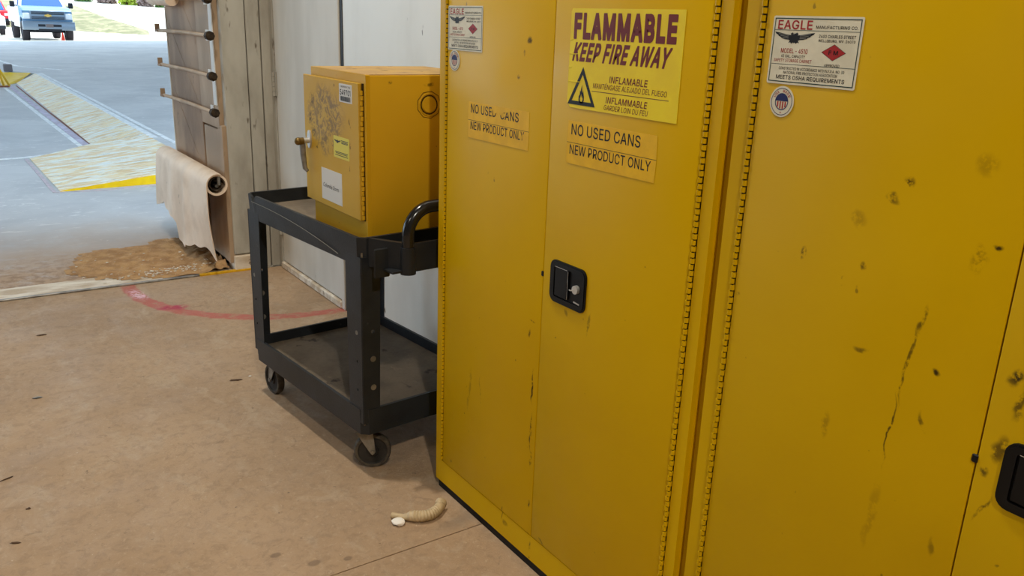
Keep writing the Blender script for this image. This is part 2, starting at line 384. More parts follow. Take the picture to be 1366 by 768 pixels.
# letter outlines for the print on stickers: advance width, then loops of x,y in 1/1000 em
GL = {
'A': (480, '16,0,201,509,276,509,463,0,395,0,287,302,276,334,264,372,250,420,232,478,245,478,228,419,213,371,201,333,191,302,85,0;110,142,110,199,370,199,370,142'),
'B': (457, '60,0,60,509,241,509,289,504,329,491,359,469,381,442,394,410,398,374,395,344,387,320,373,301,356,286,336,275,315,267,339,257,363,245,385,227,402,203,414,173,418,136,413,100,400,67,377,39,344,18,301,4,247,0;125,57,245,57,296,63,330,80,349,105,355,137,352,161,342,184,327,203,306,218,279,228,248,231,125,231;125,285,238,285,265,288,288,296,308,309,323,326,333,348,336,372,330,403,313,429,283,446,240,452,125,452'),
'C': (510, '267,-7,205,1,150,25,104,63,70,115,48,179,40,254,48,329,70,393,104,445,150,484,205,508,267,516,305,513,340,504,373,490,402,471,427,447,448,418,463,385,473,348,408,348,401,373,389,395,375,413,357,428,337,440,315,449,292,454,267,456,223,450,184,432,150,403,125,364,109,314,103,254,109,194,125,145,151,105,184,76,223,59,267,53,292,55,315,60,337,69,357,81,375,96,389,114,401,136,408,160,473,160,463,124,448,91,428,62,402,38,373,19,341,5,305,-4'),
'D': (503, '219,0,96,0,96,57,215,57,272,63,318,81,354,110,379,149,394,198,399,255,394,312,379,361,354,399,320,428,275,446,221,452,93,452,93,509,225,509,294,501,353,478,399,441,433,391,455,329,462,255,455,181,433,119,398,68,351,31,291,8;125,509,125,0,60,0,60,509'),
'E': (419, '60,0,60,509,372,509,372,452,125,452,125,286,355,286,355,229,125,229,125,57,375,57,375,0'),
'F': (410, '60,0,60,509,369,509,369,452,125,452,125,278,346,278,346,221,125,221,125,0'),
'G': (521, '269,-7,205,1,149,25,104,64,69,116,47,179,40,254,47,329,69,393,103,445,149,484,203,508,265,516,304,513,340,504,374,489,403,469,429,445,449,416,465,384,474,349,408,349,399,372,387,393,373,411,356,427,337,439,315,448,291,454,265,456,222,450,183,432,150,404,125,364,109,314,103,254,109,194,125,145,151,105,184,76,224,59,269,53,309,57,345,71,374,93,396,123,410,160,415,202,434,199,283,199,283,256,478,256,478,200,471,141,451,91,419,50,377,19,326,0'),
'H': (517, '60,0,60,509,125,509,125,289,392,289,392,509,457,509,457,0,392,0,392,232,125,232,125,0'),
'I': (185, '60,0,60,509,125,509,125,0'),
'J': (397, '185,-7,124,3,75,33,44,81,33,145,33,173,98,173,98,145,104,104,122,74,149,56,185,50,220,56,248,74,266,104,272,145,272,509,336,509,336,145,326,81,294,33,246,3'),
'K': (467, '104,145,104,216,122,239,139,261,157,282,174,303,193,324,212,344,364,509,448,509,231,276;60,0,60,509,125,509,125,334,124,225,125,193,125,0;372,0,188,259,228,309,449,0'),
'L': (393, '60,0,60,509,125,509,125,57,361,57,361,0'),
'M': (629, '60,0,60,509,152,509,277,187,282,174,287,159,293,141,299,123,305,103,311,84,317,65,322,49,307,49,312,65,318,83,324,102,330,121,336,140,342,158,348,174,352,187,476,509,568,509,568,0,504,0,504,291,504,308,504,327,505,347,505,369,506,391,506,413,507,435,507,457,505,433,498,409,490,386,482,363,474,341,467,322,461,305,456,291,342,0,286,0,170,291,165,304,159,321,152,340,145,361,137,384,129,408,121,432,112,457,119,457,119,437,120,416,120,394,121,372,121,350,122,328,122,309,122,291,122,0'),
'N': (524, '60,0,60,509,136,509,343,183,352,169,363,151,375,130,388,107,401,82,414,55,405,54,402,81,401,108,400,134,399,157,399,178,399,195,399,509,463,509,463,0,387,0,202,290,190,310,177,331,164,354,148,381,130,413,108,452,119,454,121,417,122,384,123,354,124,328,125,307,125,291,125,0'),
'O': (534, '267,-7,205,1,150,25,105,63,70,115,48,179,40,254,48,329,70,393,105,445,150,484,205,508,267,516,329,508,384,484,429,445,464,393,486,329,493,254,486,179,464,115,429,63,384,25,329,1;267,53,310,59,349,76,383,105,408,144,425,194,430,254,425,314,408,365,383,404,349,433,310,450,267,456,223,450,184,433,151,404,125,364,109,314,103,254,109,194,125,144,151,105,184,76,223,59'),
'P': (445, '60,0,60,509,235,509,289,503,332,487,366,462,390,430,404,391,409,348,404,304,390,265,366,233,332,207,289,191,235,186,109,186,109,242,233,242,269,246,297,256,318,272,333,294,342,319,344,348,342,376,333,402,318,423,297,439,268,449,232,452,125,452,125,0'),
'Q': (534, '245,159,313,159,369,85,384,65,468,-48,401,-48,346,27,331,46;267,-7,205,1,150,25,105,63,70,115,48,179,40,254,48,329,70,393,105,445,150,484,205,508,267,516,329,508,384,484,429,445,464,393,486,329,493,254,486,179,464,115,429,63,384,25,329,1;267,53,310,59,349,76,383,105,408,144,425,194,430,254,425,314,408,365,383,404,349,433,310,450,267,456,223,450,184,433,151,404,125,364,109,314,103,254,109,194,125,144,151,105,184,76,223,59'),
'R': (449, '60,0,60,509,236,509,290,504,333,489,367,465,390,433,405,395,409,352,405,309,390,271,367,240,333,217,289,203,236,198,96,198,96,255,234,255,269,258,298,267,319,281,334,300,342,324,345,352,342,380,334,405,319,425,298,440,269,449,233,452,125,452,125,0;353,0,230,229,303,229,428,0'),
'S': (447, '224,-9,172,-4,128,9,91,31,64,60,46,96,38,137,104,137,110,110,123,88,142,71,166,59,194,52,224,49,257,52,286,60,311,74,329,92,341,114,346,139,342,161,332,179,316,193,296,205,272,214,245,222,184,239,128,260,86,289,60,326,52,372,58,413,75,448,102,476,138,498,180,511,227,516,275,511,316,498,351,476,377,449,394,415,401,378,337,378,326,412,302,437,267,453,225,459,194,456,167,448,145,435,129,418,118,398,115,376,119,352,131,334,148,319,169,308,191,300,212,293,264,279,287,272,312,264,336,252,359,238,379,220,395,198,405,171,408,139,403,99,386,64,360,34,323,11,278,-4'),
'T': (449, '32,452,32,509,417,509,417,452,257,452,257,0,193,0,193,452'),
'U': (518, '259,-8,203,-2,154,15,114,43,85,80,66,124,60,173,60,509,124,509,124,178,128,144,141,113,160,87,187,68,220,56,259,52,298,56,331,68,357,87,377,113,389,144,393,178,393,509,457,509,457,173,451,124,433,80,403,43,363,15,315,-2'),
'V': (480, '204,0,16,509,84,509,192,206,203,176,215,137,230,89,248,31,235,31,252,90,267,138,279,176,290,206,395,509,463,509,278,0'),
'W': (687, '155,0,16,509,82,509,163,196,170,171,175,145,181,120,187,94,192,67,197,40,189,40,194,67,200,94,205,120,211,145,218,171,224,196,306,509,380,509,462,196,468,171,474,145,480,120,486,94,492,67,497,40,488,40,493,67,499,94,504,120,510,145,517,171,523,196,603,509,670,509,530,0,455,0,368,323,359,356,351,391,344,431,336,475,350,475,342,433,335,395,327,359,318,323,230,0'),
'X': (475, '18,0,217,284,217,236,29,509,104,509,178,400,192,379,204,361,214,345,223,329,233,312,243,292,232,292,243,311,252,329,261,345,272,361,284,379,298,400,374,509,446,509,259,239,259,287,456,0,382,0,292,129,279,149,268,165,259,180,250,195,241,212,230,231,244,231,235,213,225,196,216,181,206,166,195,149,182,129,91,0'),
'Y': (472, '203,0,203,208,16,509,91,509,192,344,208,318,222,292,236,264,250,230,224,230,237,265,251,293,265,318,280,344,381,509,455,509,268,208,268,0'),
'Z': (439, '42,0,42,46,273,385,289,408,306,431,323,453,341,476,348,454,317,453,285,452,254,452,223,452,40,452,40,509,397,509,397,462,169,129,152,105,134,81,116,57,97,33,90,54,121,56,152,57,183,57,214,57,399,57,399,0'),
'É': (419, '60,0,60,509,372,509,372,452,125,452,125,286,355,286,355,229,125,229,125,57,375,57,375,0;191,558,239,659,307,659,241,558'),
'0': (453, '227,-7,174,1,130,24,95,62,69,113,53,178,48,254,53,330,69,395,95,447,130,484,174,508,227,516,279,508,323,484,358,447,384,395,400,330,405,254,400,178,384,113,359,62,323,24,279,1;227,50,261,56,290,74,313,103,330,144,340,194,344,254,340,314,330,365,313,405,290,435,261,453,227,460,192,453,163,435,140,405,123,365,113,314,109,254,113,194,123,144,140,103,163,74,192,56'),
'1': (330, '240,509,240,0,176,0,176,448,50,368,50,437,162,509'),
'2': (453, '64,0,64,47,234,229,261,257,282,282,299,305,311,327,318,348,320,371,317,397,308,419,293,436,273,449,250,457,224,460,196,457,172,447,153,433,139,413,130,390,127,362,66,362,71,405,86,442,111,473,143,496,182,511,225,516,268,511,306,497,337,474,361,445,376,411,381,372,378,345,371,318,357,290,336,259,306,223,267,180,153,60,389,57,389,0'),
'3': (453, '218,-7,173,-3,133,10,98,30,70,57,52,91,44,132,109,132,115,107,126,87,144,71,165,59,191,52,219,50,248,53,275,61,297,74,315,93,325,116,329,145,326,172,316,196,299,217,275,234,242,244,201,248,157,248,157,299,288,448,70,452,70,509,372,509,372,461,211,278,211,289,264,288,308,276,344,253,371,222,387,186,393,145,387,103,370,66,344,36,309,12,266,-2'),
'4': (453, '40,105,40,158,247,509,311,509,109,166,413,163,413,105;282,0,282,121,282,146,282,318,343,318,343,0'),
'5': (453, '221,-7,178,-2,140,11,108,32,83,60,66,93,60,130,122,130,127,108,138,89,154,73,173,60,196,52,221,50,250,53,276,64,298,82,314,104,324,131,328,162,324,193,314,221,297,244,275,262,248,273,218,277,192,275,167,268,145,258,128,246,67,253,96,509,366,509,366,452,151,452,134,301,155,315,178,325,203,331,229,334,263,330,294,321,321,306,345,285,364,260,379,231,388,199,391,163,385,117,369,76,343,41,309,15,268,-1'),
'6': (453, '226,-7,182,-1,142,15,109,40,84,74,69,115,64,162,68,199,80,239,102,285,137,340,252,509,322,509,151,261,154,275,165,288,179,299,196,307,214,312,235,314,278,309,316,295,346,271,370,240,384,201,389,157,384,112,368,73,343,39,310,14,271,-2;226,48,254,52,279,63,299,79,314,101,324,128,327,157,324,187,314,213,299,235,279,251,254,262,226,265,198,262,174,252,153,235,138,214,128,188,125,158,128,128,138,102,153,79,174,63,198,52'),
'7': (453, '97,0,323,448,62,452,62,509,391,509,391,449,165,0'),
'8': (453, '226,-7,178,-2,136,11,101,33,74,62,57,96,52,135,55,166,65,195,81,220,101,241,125,256,153,265,119,282,93,308,76,342,70,380,75,417,90,450,114,477,146,498,184,511,226,516,269,511,306,498,337,477,361,450,377,417,382,380,376,342,359,308,333,282,300,267,327,256,351,241,372,220,387,195,397,166,401,135,395,96,378,62,352,33,317,11,275,-2;226,49,258,52,285,60,307,74,323,91,333,113,337,139,333,165,322,189,305,208,283,223,256,232,226,235,196,232,169,223,147,208,130,189,119,165,115,139,119,113,129,91,145,74,167,60,195,52;226,290,252,292,274,300,293,313,307,330,316,351,319,376,316,399,308,420,294,437,275,449,252,457,226,460,200,457,177,449,159,437,145,420,136,399,133,376,136,351,145,330,159,313,178,300,201,292'),
'9': (453, '226,516,271,510,310,494,343,468,368,434,384,393,389,347,385,309,373,270,350,224,315,168,200,0,130,0,301,248,299,234,287,221,273,210,257,202,238,196,218,195,175,199,137,214,106,237,83,269,68,307,64,352,69,397,85,436,110,469,143,494,182,510;226,460,199,457,174,446,154,429,138,407,129,381,125,352,129,322,138,295,154,274,174,257,199,247,226,243,254,247,279,257,299,273,314,295,324,321,327,350,324,381,314,407,299,429,279,446,254,457'),
'.': (188, '95,-4,78,-1,63,9,53,24,50,41,53,59,63,73,78,83,95,87,113,83,128,73,138,59,141,41,138,24,128,9,113,-1'),
',': (240, '60,70,130,70,130,0,95,-90,50,-90,80,0,60,0'),
'-': (453, '337,244,337,188,114,188,114,244'),
}
def _inside(p, L):
    c = False
    for i in range(len(L)):
        (x1, y1), (x2, y2) = L[i-1], L[i]
        if (y1 > p[1]) != (y2 > p[1]) and p[0] < (x2-x1)*(p[1]-y1)/(y2-y1) + x1: c = not c
    return c
GLYPH = {}
for ch, (adv, src) in GL.items():
    loops = []
    for part in src.split(';'):
        q = [float(t)/1000 for t in part.split(',')]; loops.append(list(zip(q[::2], q[1::2])))
    own = [[K_ for K_ in loops if K_ is not L and all(_inside(p, K_) for p in L)] for L in loops]
    GLYPH[ch] = (adv/1000, [(L, [Q for Q, w_ in zip(loops, own) if any(x is L for x in w_)]) for L, o_ in zip(loops, own) if not o_])
GMESH = {}
def glyph_mesh(ch):
    """filled letter as point and face lists (each outer outline with its counters)"""
    if ch not in GMESH:
        V_, F_ = [], []
        for L, holes in GLYPH[ch][1]:
            cu = bpy.data.curves.new('tmp', 'CURVE'); cu.dimensions = '2D'; cu.fill_mode = 'BOTH'
            for loop in (L, *holes):
                sp = cu.splines.new('POLY'); sp.points.add(len(loop)-1); sp.use_cyclic_u = True
                for q, (x, y) in zip(sp.points, loop): q.co = (x, y, 0, 1)
            me = curve_mesh(cu); k0 = len(V_)
            V_ += [(v.co.x, v.co.y) for v in me.vertices]; F_ += [[i + k0 for i in p.vertices] for p in me.polygons]
            bpy.data.meshes.remove(me)
        GMESH[ch] = (V_, F_)
    return GMESH[ch]
def text(bm, P, s, x0, x1, y0, y1, z, bold=0.0, shear=0.0, track=0.0):
    """lettering stretched to fill x0..x1, y0..y1 on plane P; bold thickens every outline"""
    V_, F_ = [], []; pen = 0.0
    for ch in s:
        if ch == ' ': pen += 0.20 + track; continue
        gv, gf = glyph_mesh(ch); k0 = len(V_)
        V_ += [(x + pen, y, 0.0) for x, y in gv]; F_ += [[i + k0 for i in f] for f in gf]
        if bold > 0:
            for L, holes in GLYPH[ch][1]:
                for loop in (L, *holes):
                    for i in range(len(loop)):
                        a = Vector(loop[i-1]); b = Vector(loop[i]); d = b - a
                        if d.length < 1e-5: continue
                        d.normalize(); q = Vector((-d.y, d.x))*bold; e = d*bold*0.75; k0 = len(V_)
                        V_ += [(p.x + pen, p.y, -1.5e-5*(1 + i % 12)) for p in (a-e-q, b+e-q, b+e+q, a-e+q)]; F_.append([k0, k0+1, k0+2, k0+3])
        pen += GLYPH[ch][0] + bold*1.6 + track
    X = [p[0] for p in V_]; Y = [p[1] for p in V_]; ax, bx, ay, by = min(X), max(X), min(Y), max(Y)
    sx = (x1 - x0) / (bx - ax); sy = (y1 - y0) / (by - ay); sh = shear*(y1-y0)
    vs = [bm.verts.new(P.p(x0 + (x-ax)*sx*(1 - abs(sh)/(x1-x0)) + sh*(y-ay)/(by-ay), y0 + (y-ay)*sy, z + dz_)) for x, y, dz_ in V_]
    for f in F_:
        try: bm.faces.new([vs[i] for i in f])
        except ValueError: pass
def text_builtin(bm, P, s, x0, x1, y0, y1, z, shear=0.0):
    cu = bpy.data.curves.new('tmp', 'FONT'); cu.body = s; cu.resolution_u = 2; me = curve_mesh(cu)
    X = [v.co.x for v in me.vertices]; Y = [v.co.y for v in me.vertices]
    ax, bx, ay, by = min(X), max(X), min(Y), max(Y)
    add_me(bm, me, lambda c: P.p(x0 + (c.x-ax)*(x1-x0)/(bx-ax) + shear*(c.y-ay)*(y1-y0)/(by-ay), y0 + (c.y-ay)*(y1-y0)/(by-ay), z))
def poly(bm, P, pts, z): bm.faces.new([bm.verts.new(P.p(x, y, z)) for x, y in pts])
def setting(o): o['kind'] = 'structure'; return o

# ------------------------------------------------------------------ the setting: room shell
FY = 4.95                # plane of the wall with the loading door
WX = 1.71                # plane of the wall behind the cabinets
bm = bm_new()
box(bm, (-8, 1.9125, -0.12), (WX + 0.02, 4.93, 0.0)); box(bm, (-8, -6, -0.12), (WX + 0.02, 1.9085, 0.0))
box(bm, (-8, 1.90, -0.12), (WX, 1.92, -0.006))
setting(obj('floor', bm, 'floor'))
bm = bm_new(); box(bm, (WX, -6, 0), (WX+0.15, 3.955, 5.6)); box(bm, (WX, 3.955, 2.15), (WX+0.15, 4.95, 5.6)); box(bm, (WX+0.04, 3.955, 0), (WX+0.15, 4.95, 2.15))
setting(obj('wall_right', bm, 'white_wall'))
bm = bm_new(); box(bm, (-8.15, -6, 0), (-8, FY, 5.6)); setting(obj('wall_left', bm, 'room_wall'))
bm = bm_new(); box(bm, (-8.15, -6.15, 0), (WX+0.15, -6, 5.6)); setting(obj('wall_rear', bm, 'room_wall'))
bm = bm_new(); box(bm, (-8.15, FY, 0), (-3.4, FY+0.2, 5.6)); box(bm, (-3.4, FY, 3.9), (1.425, FY+0.2, 5.6)); box(bm, (1.425, FY+0.06, 0.05), (WX+0.4, FY+0.2, 5.6))
setting(obj('wall_front', bm, 'room_wall'))
bm = bm_new(); box(bm, (-8.15, -6.15, 5.6), (WX+0.15, FY+0.2, 5.75)); setting(obj('ceiling', bm, 'ceiling'))

# white hinged door in the right wall
D1 = thing('door_1', 'scuffed white hinged metal door behind the black cart', 'door', (WX, 3.98, 0))
D1['kind'] = 'structure'
bm = bm_new(); box(bm, (WX-0.006, 4.01, 0.045), (WX+0.03, 4.885, 2.1), 0.003); obj('door_leaf', bm, 'white_door', D1)
bm = bm_new(); box(bm, (WX-0.012, 3.965, 0.0), (WX+0.03, 4.004, 2.14), 0.003); obj('door_frame', bm, 'white_door', D1)
bm = bm_new(); box(bm, (WX-0.012, 4.892, 0.0), (WX+0.03, 4.945, 2.14), 0.004); obj('door_frame', bm, 'frame_paint', D1)
bm = bm_new(); box(bm, (WX-0.012, 3.965, 2.105), (WX+0.03, 4.945, 2.16), 0.003); obj('door_frame', bm, 'white_door', D1)
bm = bm_new(); box(bm, (WX-0.02, 4.0, 0.0), (WX+0.03, 4.895, 0.04), 0.006); o = obj('threshold', bm, 'sill', D1)
for z in (1.03, 0.21):
    bm = bm_new()
    for i in range(5): cyl(bm, (WX-0.018, 4.889, z+i*0.027), (WX-0.018, 4.889, z+i*0.027+0.024), 0.0085, seg=10)
    box(bm, (WX-0.014, 4.865, z), (WX-0.008, 4.912, z+0.135)); obj('hinge', bm, 'frame_paint', D1)
bm = bm_new(); box(bm, (WX-0.004, 3.935, 0), (WX+0.02, 3.963, 3.0)); setting(obj('trim_1', bm, 'black'))   # dark joint beside the door
bm = bm_new(); box(bm, (WX-0.010, 2.80, 0.0), (WX+0.01, 3.93, 0.06), 0.003); setting(obj('baseboard_right', bm, 'white_door'))

# steel post and door frame strips facing the room at the end of the right wall
bm = bm_new(); box(bm, (1.425, 4.945, 0.10), (1.562, FY+0.1, 4.2), 0.004); setting(obj('trim_2', bm, 'frame_paint'))
bm = bm_new(); box(bm, (1.568, 4.95, 0.0), (1.646, FY+0.1, 4.2), 0.004); setting(obj('trim_3', bm, 'frame_paint'))
bm = bm_new(); box(bm, (1.651, 4.945, 0.0), (1.712, FY+0.1, 4.2), 0.004); setting(obj('trim_4', bm, 'frame_paint'))
bm = bm_new(); box(bm, (1.42, 4.93, -0.02), (1.575, FY+0.12, 0.095), 0.006); setting(obj('trim_5', bm, 'sill'))
# jamb panels projecting outdoors beside the loading door
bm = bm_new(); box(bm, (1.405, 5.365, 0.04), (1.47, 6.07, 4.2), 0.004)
for z0 in (0.55, 0.95, 1.35, 1.75):  # low diagonal ribs shaped in place of strap shadows
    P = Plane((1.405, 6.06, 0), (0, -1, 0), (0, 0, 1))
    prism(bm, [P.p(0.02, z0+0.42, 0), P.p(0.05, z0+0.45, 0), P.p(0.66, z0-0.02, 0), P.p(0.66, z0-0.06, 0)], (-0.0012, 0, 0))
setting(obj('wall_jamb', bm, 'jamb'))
bm = bm_new(); box(bm, (1.398, 4.99, 0.84), (1.47, 5.345, 4.2), 0.004); box(bm, (1.405, 5.05, 0.05), (1.47, 5.34, 0.83), 0.004)
box(bm, (1.40, 4.955, 0.05), (1.46, 5.045, 0.86), 0.003)
setting(obj('trim_6', bm, 'jamb_light'))
bm = bm_new(); box(bm, (1.43, 4.96, 0.0), (1.62, 6.06, 4.2)); setting(obj('wall_jamb_core', bm, 'hinge_dark'))
bm = bm_new(); box(bm, (1.392, 4.992, 0.97), (1.3985, 5.055, 3.5), 0.002); setting(obj('trim_7', bm, 'caulk'))
bm = bm_new(); box(bm, (1.40, 6.07, 0.04), (1.62, 6.085, 4.2), 0.002); setting(obj('trim_8', bm, 'white_door'))

# sill strip: whitewashed concrete, bare steel edge, yellow-painted right end
bm = bm_new(); box(bm, (-3.4, FY, -0.12), (1.75, 5.17, 0.0), 0.0); setting(obj('trim_9', bm, 'sill'))
bm = bm_new(); box(bm, (-3.4, 4.93, -0.05), (1.21, FY, 0.010), 0.003); box(bm, (1.21, 4.931, -0.05), (1.75, FY+0.001, -0.001)); setting(obj('trim_10', bm, 'sill_steel'))
bm = bm_new(); box(bm, (1.212, 4.925, -0.05), (1.56, FY-0.001, 0.012), 0.003); setting(obj('trim_11', bm, 'sill_yellow'))

# ------------------------------------------------------------------ outdoors: slabs, ramp, ground
H2 = 0.13
bm = bm_new(); box(bm, (-30, 5.17, -0.2), (40, 30, 0.0)); setting(obj('pavement_lower', bm, 'slab'))
def crest(x): return 39.15 + 0.5175*(x - 2.88)
bm = bm_new()
prism(bm, [(2.06, 7.9, -0.1), (30, 7.9, -0.1), (30, crest(30), -0.1), (-16, crest(-16), -0.1), (-16, 22.6, -0.1), (1.2, 21.6, -0.1), (2.06, 20.6, -0.1)], (0, 0, 0.1 + H2))
setting(obj('pavement_raised', bm, 'slab'))
bm = bm_new()
NXg, NYg = 26, 30
def hz(x, y):
    if y < 56: h = 0.0
    elif y < 104: h = 0.038*(y-56)
    else: h = 1.82 + 0.10*(y-104)
    return h
g = [[bm.verts.new((-60 + 160*i/NXg, 26 + 134*j/NYg, hz(-60 + 160*i/NXg, 26 + 134*j/NYg) - 0.02)) for i in range(NXg+1)] for j in range(NYg+1)]
for j in range(NYg):
    for i in range(NXg): bm.faces.new((g[j][i], g[j][i+1], g[j+1][i+1], g[j+1][i]))
setting(obj('ground', bm, 'gravel', smooth=True))
# grassy bank beyond the yard
bm = bm_new()
A_ = [(-2, 60.5, -0.1), (8.1, 57.7, -0.1), (11.8, 55.2, -0.05)]
ridge = [(-4, 74, 2.6), (4, 73, 2.1), (10.0, 69.7, 1.55), (10.9, 63, 0.85), (11.8, 55.3, -0.02)]
back = [(-4, 84, -0.2), (4, 84, -0.2), (12, 80, -0.2), (14, 68, -0.2), (14, 60, -0.2)]
fr = [(-6, 61, -0.1), (1, 60, -0.1), (7, 58, -0.1), (10, 56.2, -0.1), (11.6, 55.1, -0.1)]
rows = [fr, [tuple((Vector(a)*0.5 + Vector(b)*0.5)) for a, b in zip(fr, ridge)], ridge, back]
vr = [[bm.verts.new(p) for p in r_] for r_ in rows]
for a, b in zip(vr, vr[1:]):
    for i in range(4): bm.faces.new((a[i], a[i+1], b[i+1], b[i]))
setting(obj('ground_grass_bank', bm, 'grass', smooth=True))
# unseen canopy roof added to shade the raised slab
bm = bm_new()
def cy_(x): return crest(x) + 3.4 - 0.5175*2.2
prism(bm, [(-16, 5.2, 7.0), (30, 5.2, 7.0), (30, cy_(30), 7.0), (-16, cy_(-16), 7.0)], (0, 0, 0.3))
setting(obj('shade_canopy', bm, 'canopy'))
for x, y in ((-15.5, 12), (-15.5, 28), (29.5, 12), (29.5, 30), (29.5, 50)):
    bm = bm_new(); box(bm, (x-0.15, y-0.15, 0 if x < 0 and y < 20 else 0.13), (x+0.15, y+0.15, 7.0)); setting(obj('shade_canopy_post', bm, 'steel'))  # added posts that carry the shade canopy

# worn ramp: near wedge plate and long strip
RT = thing('ramp', 'worn cream and yellow painted ramp outside the loading door', 'ramp', (1.45, 9.0, 0))
bm = bm_new()
def solid(bm, top, zb=-0.03):
    T = [bm.verts.new(p) for p in top]; B = [bm.verts.new((p[0], p[1], zb)) for p in top]
    bm.faces.new(T); bm.faces.new(B[::-1]); n = len(T)
    for i in range(n):
        j = (i+1) % n; bm.faces.new((T[i], B[i], B[j], T[j]))
solid(bm, [(0.835, 9.76, 0.006), (0.865, 7.90, 0.006), (2.06, 7.99, H2), (2.06, 10.1, H2), (1.47, 10.17, 0.07)])
obj('ramp_plate', bm, 'ramp', RT)
bm = bm_new()
solid(bm, [(1.52, 10.17, 0.006), (2.055, 10.1, H2), (2.055, 20.5, H2), (1.62, 19.6, 0.006)])
obj('ramp_strip', bm, 'ramp', RT)
bm = bm_new()
prism(bm, [(0.862, 7.895, 0.0), (2.06, 7.985, 0.0), (2.06, 7.985, H2-0.012), (0.90, 7.898, 0.008)], (0.002, -0.012, 0))
o = obj('edge_face', bm, 'ramp_yellow', RT); o['label'] = 'bright yellow front edge'
bm = bm_new()
prism(bm, [(1.34, 19.0, 0.0), (1.64, 19.6, 0.01), (2.0, 20.7, H2), (1.35, 20.9, H2)], (0, 0.02, -0.01))
o = obj('edge_face', bm, 'ramp_yellow', RT); o['label'] = 'bright yellow far edge'
def strip(name, mat, pts, wd, z, t=0.004):
    bm = bm_new(); n = len(pts); L = []; Rr = []
    for i, p in enumerate(pts):
        a = Vector(pts[max(i-1, 0)]); b = Vector(pts[min(i+1, n-1)]); d = (b-a).normalized(); q = Vector((-d.y, d.x))*wd/2
        L.append((p[0]+q.x, p[1]+q.y)); Rr.append((p[0]-q.x, p[1]-q.y))
    for i in range(n-1):
        prism(bm, [(*L[i], z), (*L[i+1], z), (*Rr[i+1], z), (*Rr[i], z)], (0, 0, t))
    return obj(name, bm, mat)
strips = [('painted_line', 'line_white', [(2.09, 10.0), (2.09, 20.4)], 0.07, H2, 'white painted line along the top of the ramp strip'),
          ('painted_line', 'line_white', [(2.19, 9.0), (2.19, 14.5), (2.16, 20.6)], 0.05, H2, 'thin white line beside the ramp on the raised slab'),
          ('painted_line', 'line_white', [(1.41, 10.25), (1.38, 13.0), (1.335, 18.55)], 0.055, 0.0, 'white line on the low slab left of the ramp strip'),
          ('joint_strip', 'line_lavender', [(1.475, 10.25), (1.46, 14), (1.45, 19)], 0.075, 0.0, 'lavender grey joint between white line and ramp strip'),
          ('joint_strip', 'line_rust', [(1.525, 10.2), (1.53, 14), (1.56, 19)], 0.022, 0.001, 'rusty red joint along the foot of the ramp strip'),
          ('painted_line', 'line_white', [(-1.0, 9.5), (0.8, 9.86), (1.46, 10.22)], 0.06, 0.0, 'white line running left from behind the ramp plate'),
          ('painted_line', 'line_pink', [(0.80, 9.75), (0.82, 7.86), (1.2, 7.80), (1.72, 7.90)], 0.03, 0.0, 'faded pink chalk line around the ramp plate foot'),
          ('painted_line', 'line_white', [(1.25, 28.5), (1.75, 25.5), (1.95, 22.9), (2.7, 21.6)], 0.10, H2, 'bent white line far out on the raised slab')]
for nm, mt, pts, wd, z, lb in strips:
    o = strip(nm, mt, pts, wd, z); o['label'] = lb; o['category'] = 'floor marking'
# yellow guard post far left
GP = thing('guard_post', 'yellow steel guard post at the far left edge outdoors', 'post', (1.22, 18.8, 0))
bm = bm_new(); box(bm, (1.17, 18.70, 0.0), (1.28, 18.81, 2.2), 0.01); obj('post', bm, 'post_yellow', GP)
for dx in (0.10, 0.19):
    bm = bm_new(); tube(bm, [(1.26, 18.76, 0.42), (1.24+dx, 18.70, 0.01)], 0.018, 8); obj('brace', bm, 'post_yellow', GP)
bm = bm_new(); box(bm, (1.10, 18.64, 0.0), (1.42, 18.86, 0.02)); obj('base_plate', bm, 'line_rust', GP)
bm = bm_new(); box(bm, (1.54, 20.98, H2), (1.70, 21.13, H2+0.15), 0.012)
single('concrete_block', 'dark grey block beside the yellow guard post', 'block', bm, 'block', (1.62, 21.05, H2))

# ------------------------------------------------------------------ dirt by the doorway
bm = bm_new(); n1, n2 = 60, 46
def dz(x, y):
    e = ((x-1.12)/0.62)**2 + ((y-5.42)/0.52)**2 + 0.55*(noise.noise(Vector((x*3, y*3, 0))))
    h = min(1, max(0.0, 1-e)*1.5)*0.012 + (0.05*max(0, 1-((x-1.38)/0.16)**2 - ((y-5.2)/0.4)**2))
    return h*(0.7 + 0.6*noise.noise(Vector((x*22, y*22, 4)))) + 0.006*noise.noise(Vector((x*60, y*60, 1)))*min(1, h*60) - 0.001
gg = [[bm.verts.new((0.35 + 1.05*i/n1, 4.975 + 1.05*j/n2, dz(0.35 + 1.05*i/n1, 4.975 + 1.05*j/n2) + 0.0)) for i in range(n1+1)] for j in range(n2+1)]
for j in range(n2):
    for i in range(n1):
        q = (gg[j][i], gg[j][i+1], gg[j+1][i+1], gg[j+1][i])
        if max(v.co.z for v in q) > 0.0035: bm.faces.new(q)
for v in [v for v in bm.verts if not v.link_faces]: bm.verts.remove(v)
o = single('dirt_pile', 'low heap of brown dirt swept against the door jamb', 'dirt', bm, 'dirt', (1.0, 5.4, 0), True); o['kind'] = 'stuff'
bm = bm_new()
for i in range(190):
    x = random.gauss(1.12, 0.16) if i % 6 else random.uniform(0.6, 1.38); y = random.gauss(5.10, 0.035) if i % 6 else random.uniform(5.0, 5.6)
    if y < 4.97 or x > 1.38: continue
    r_ = random.uniform(0.002, 0.007); z = max(0.0, dz(x, y)) + 0.003
    vs = bmesh.ops.create_icosphere(bm, subdivisions=1, radius=r_)['verts']
    for v in vs: v.co = Vector((v.co.x*1.4, v.co.y, v.co.z*0.5)) * random.uniform(0.8, 1.2) + Vector((x, y, z))
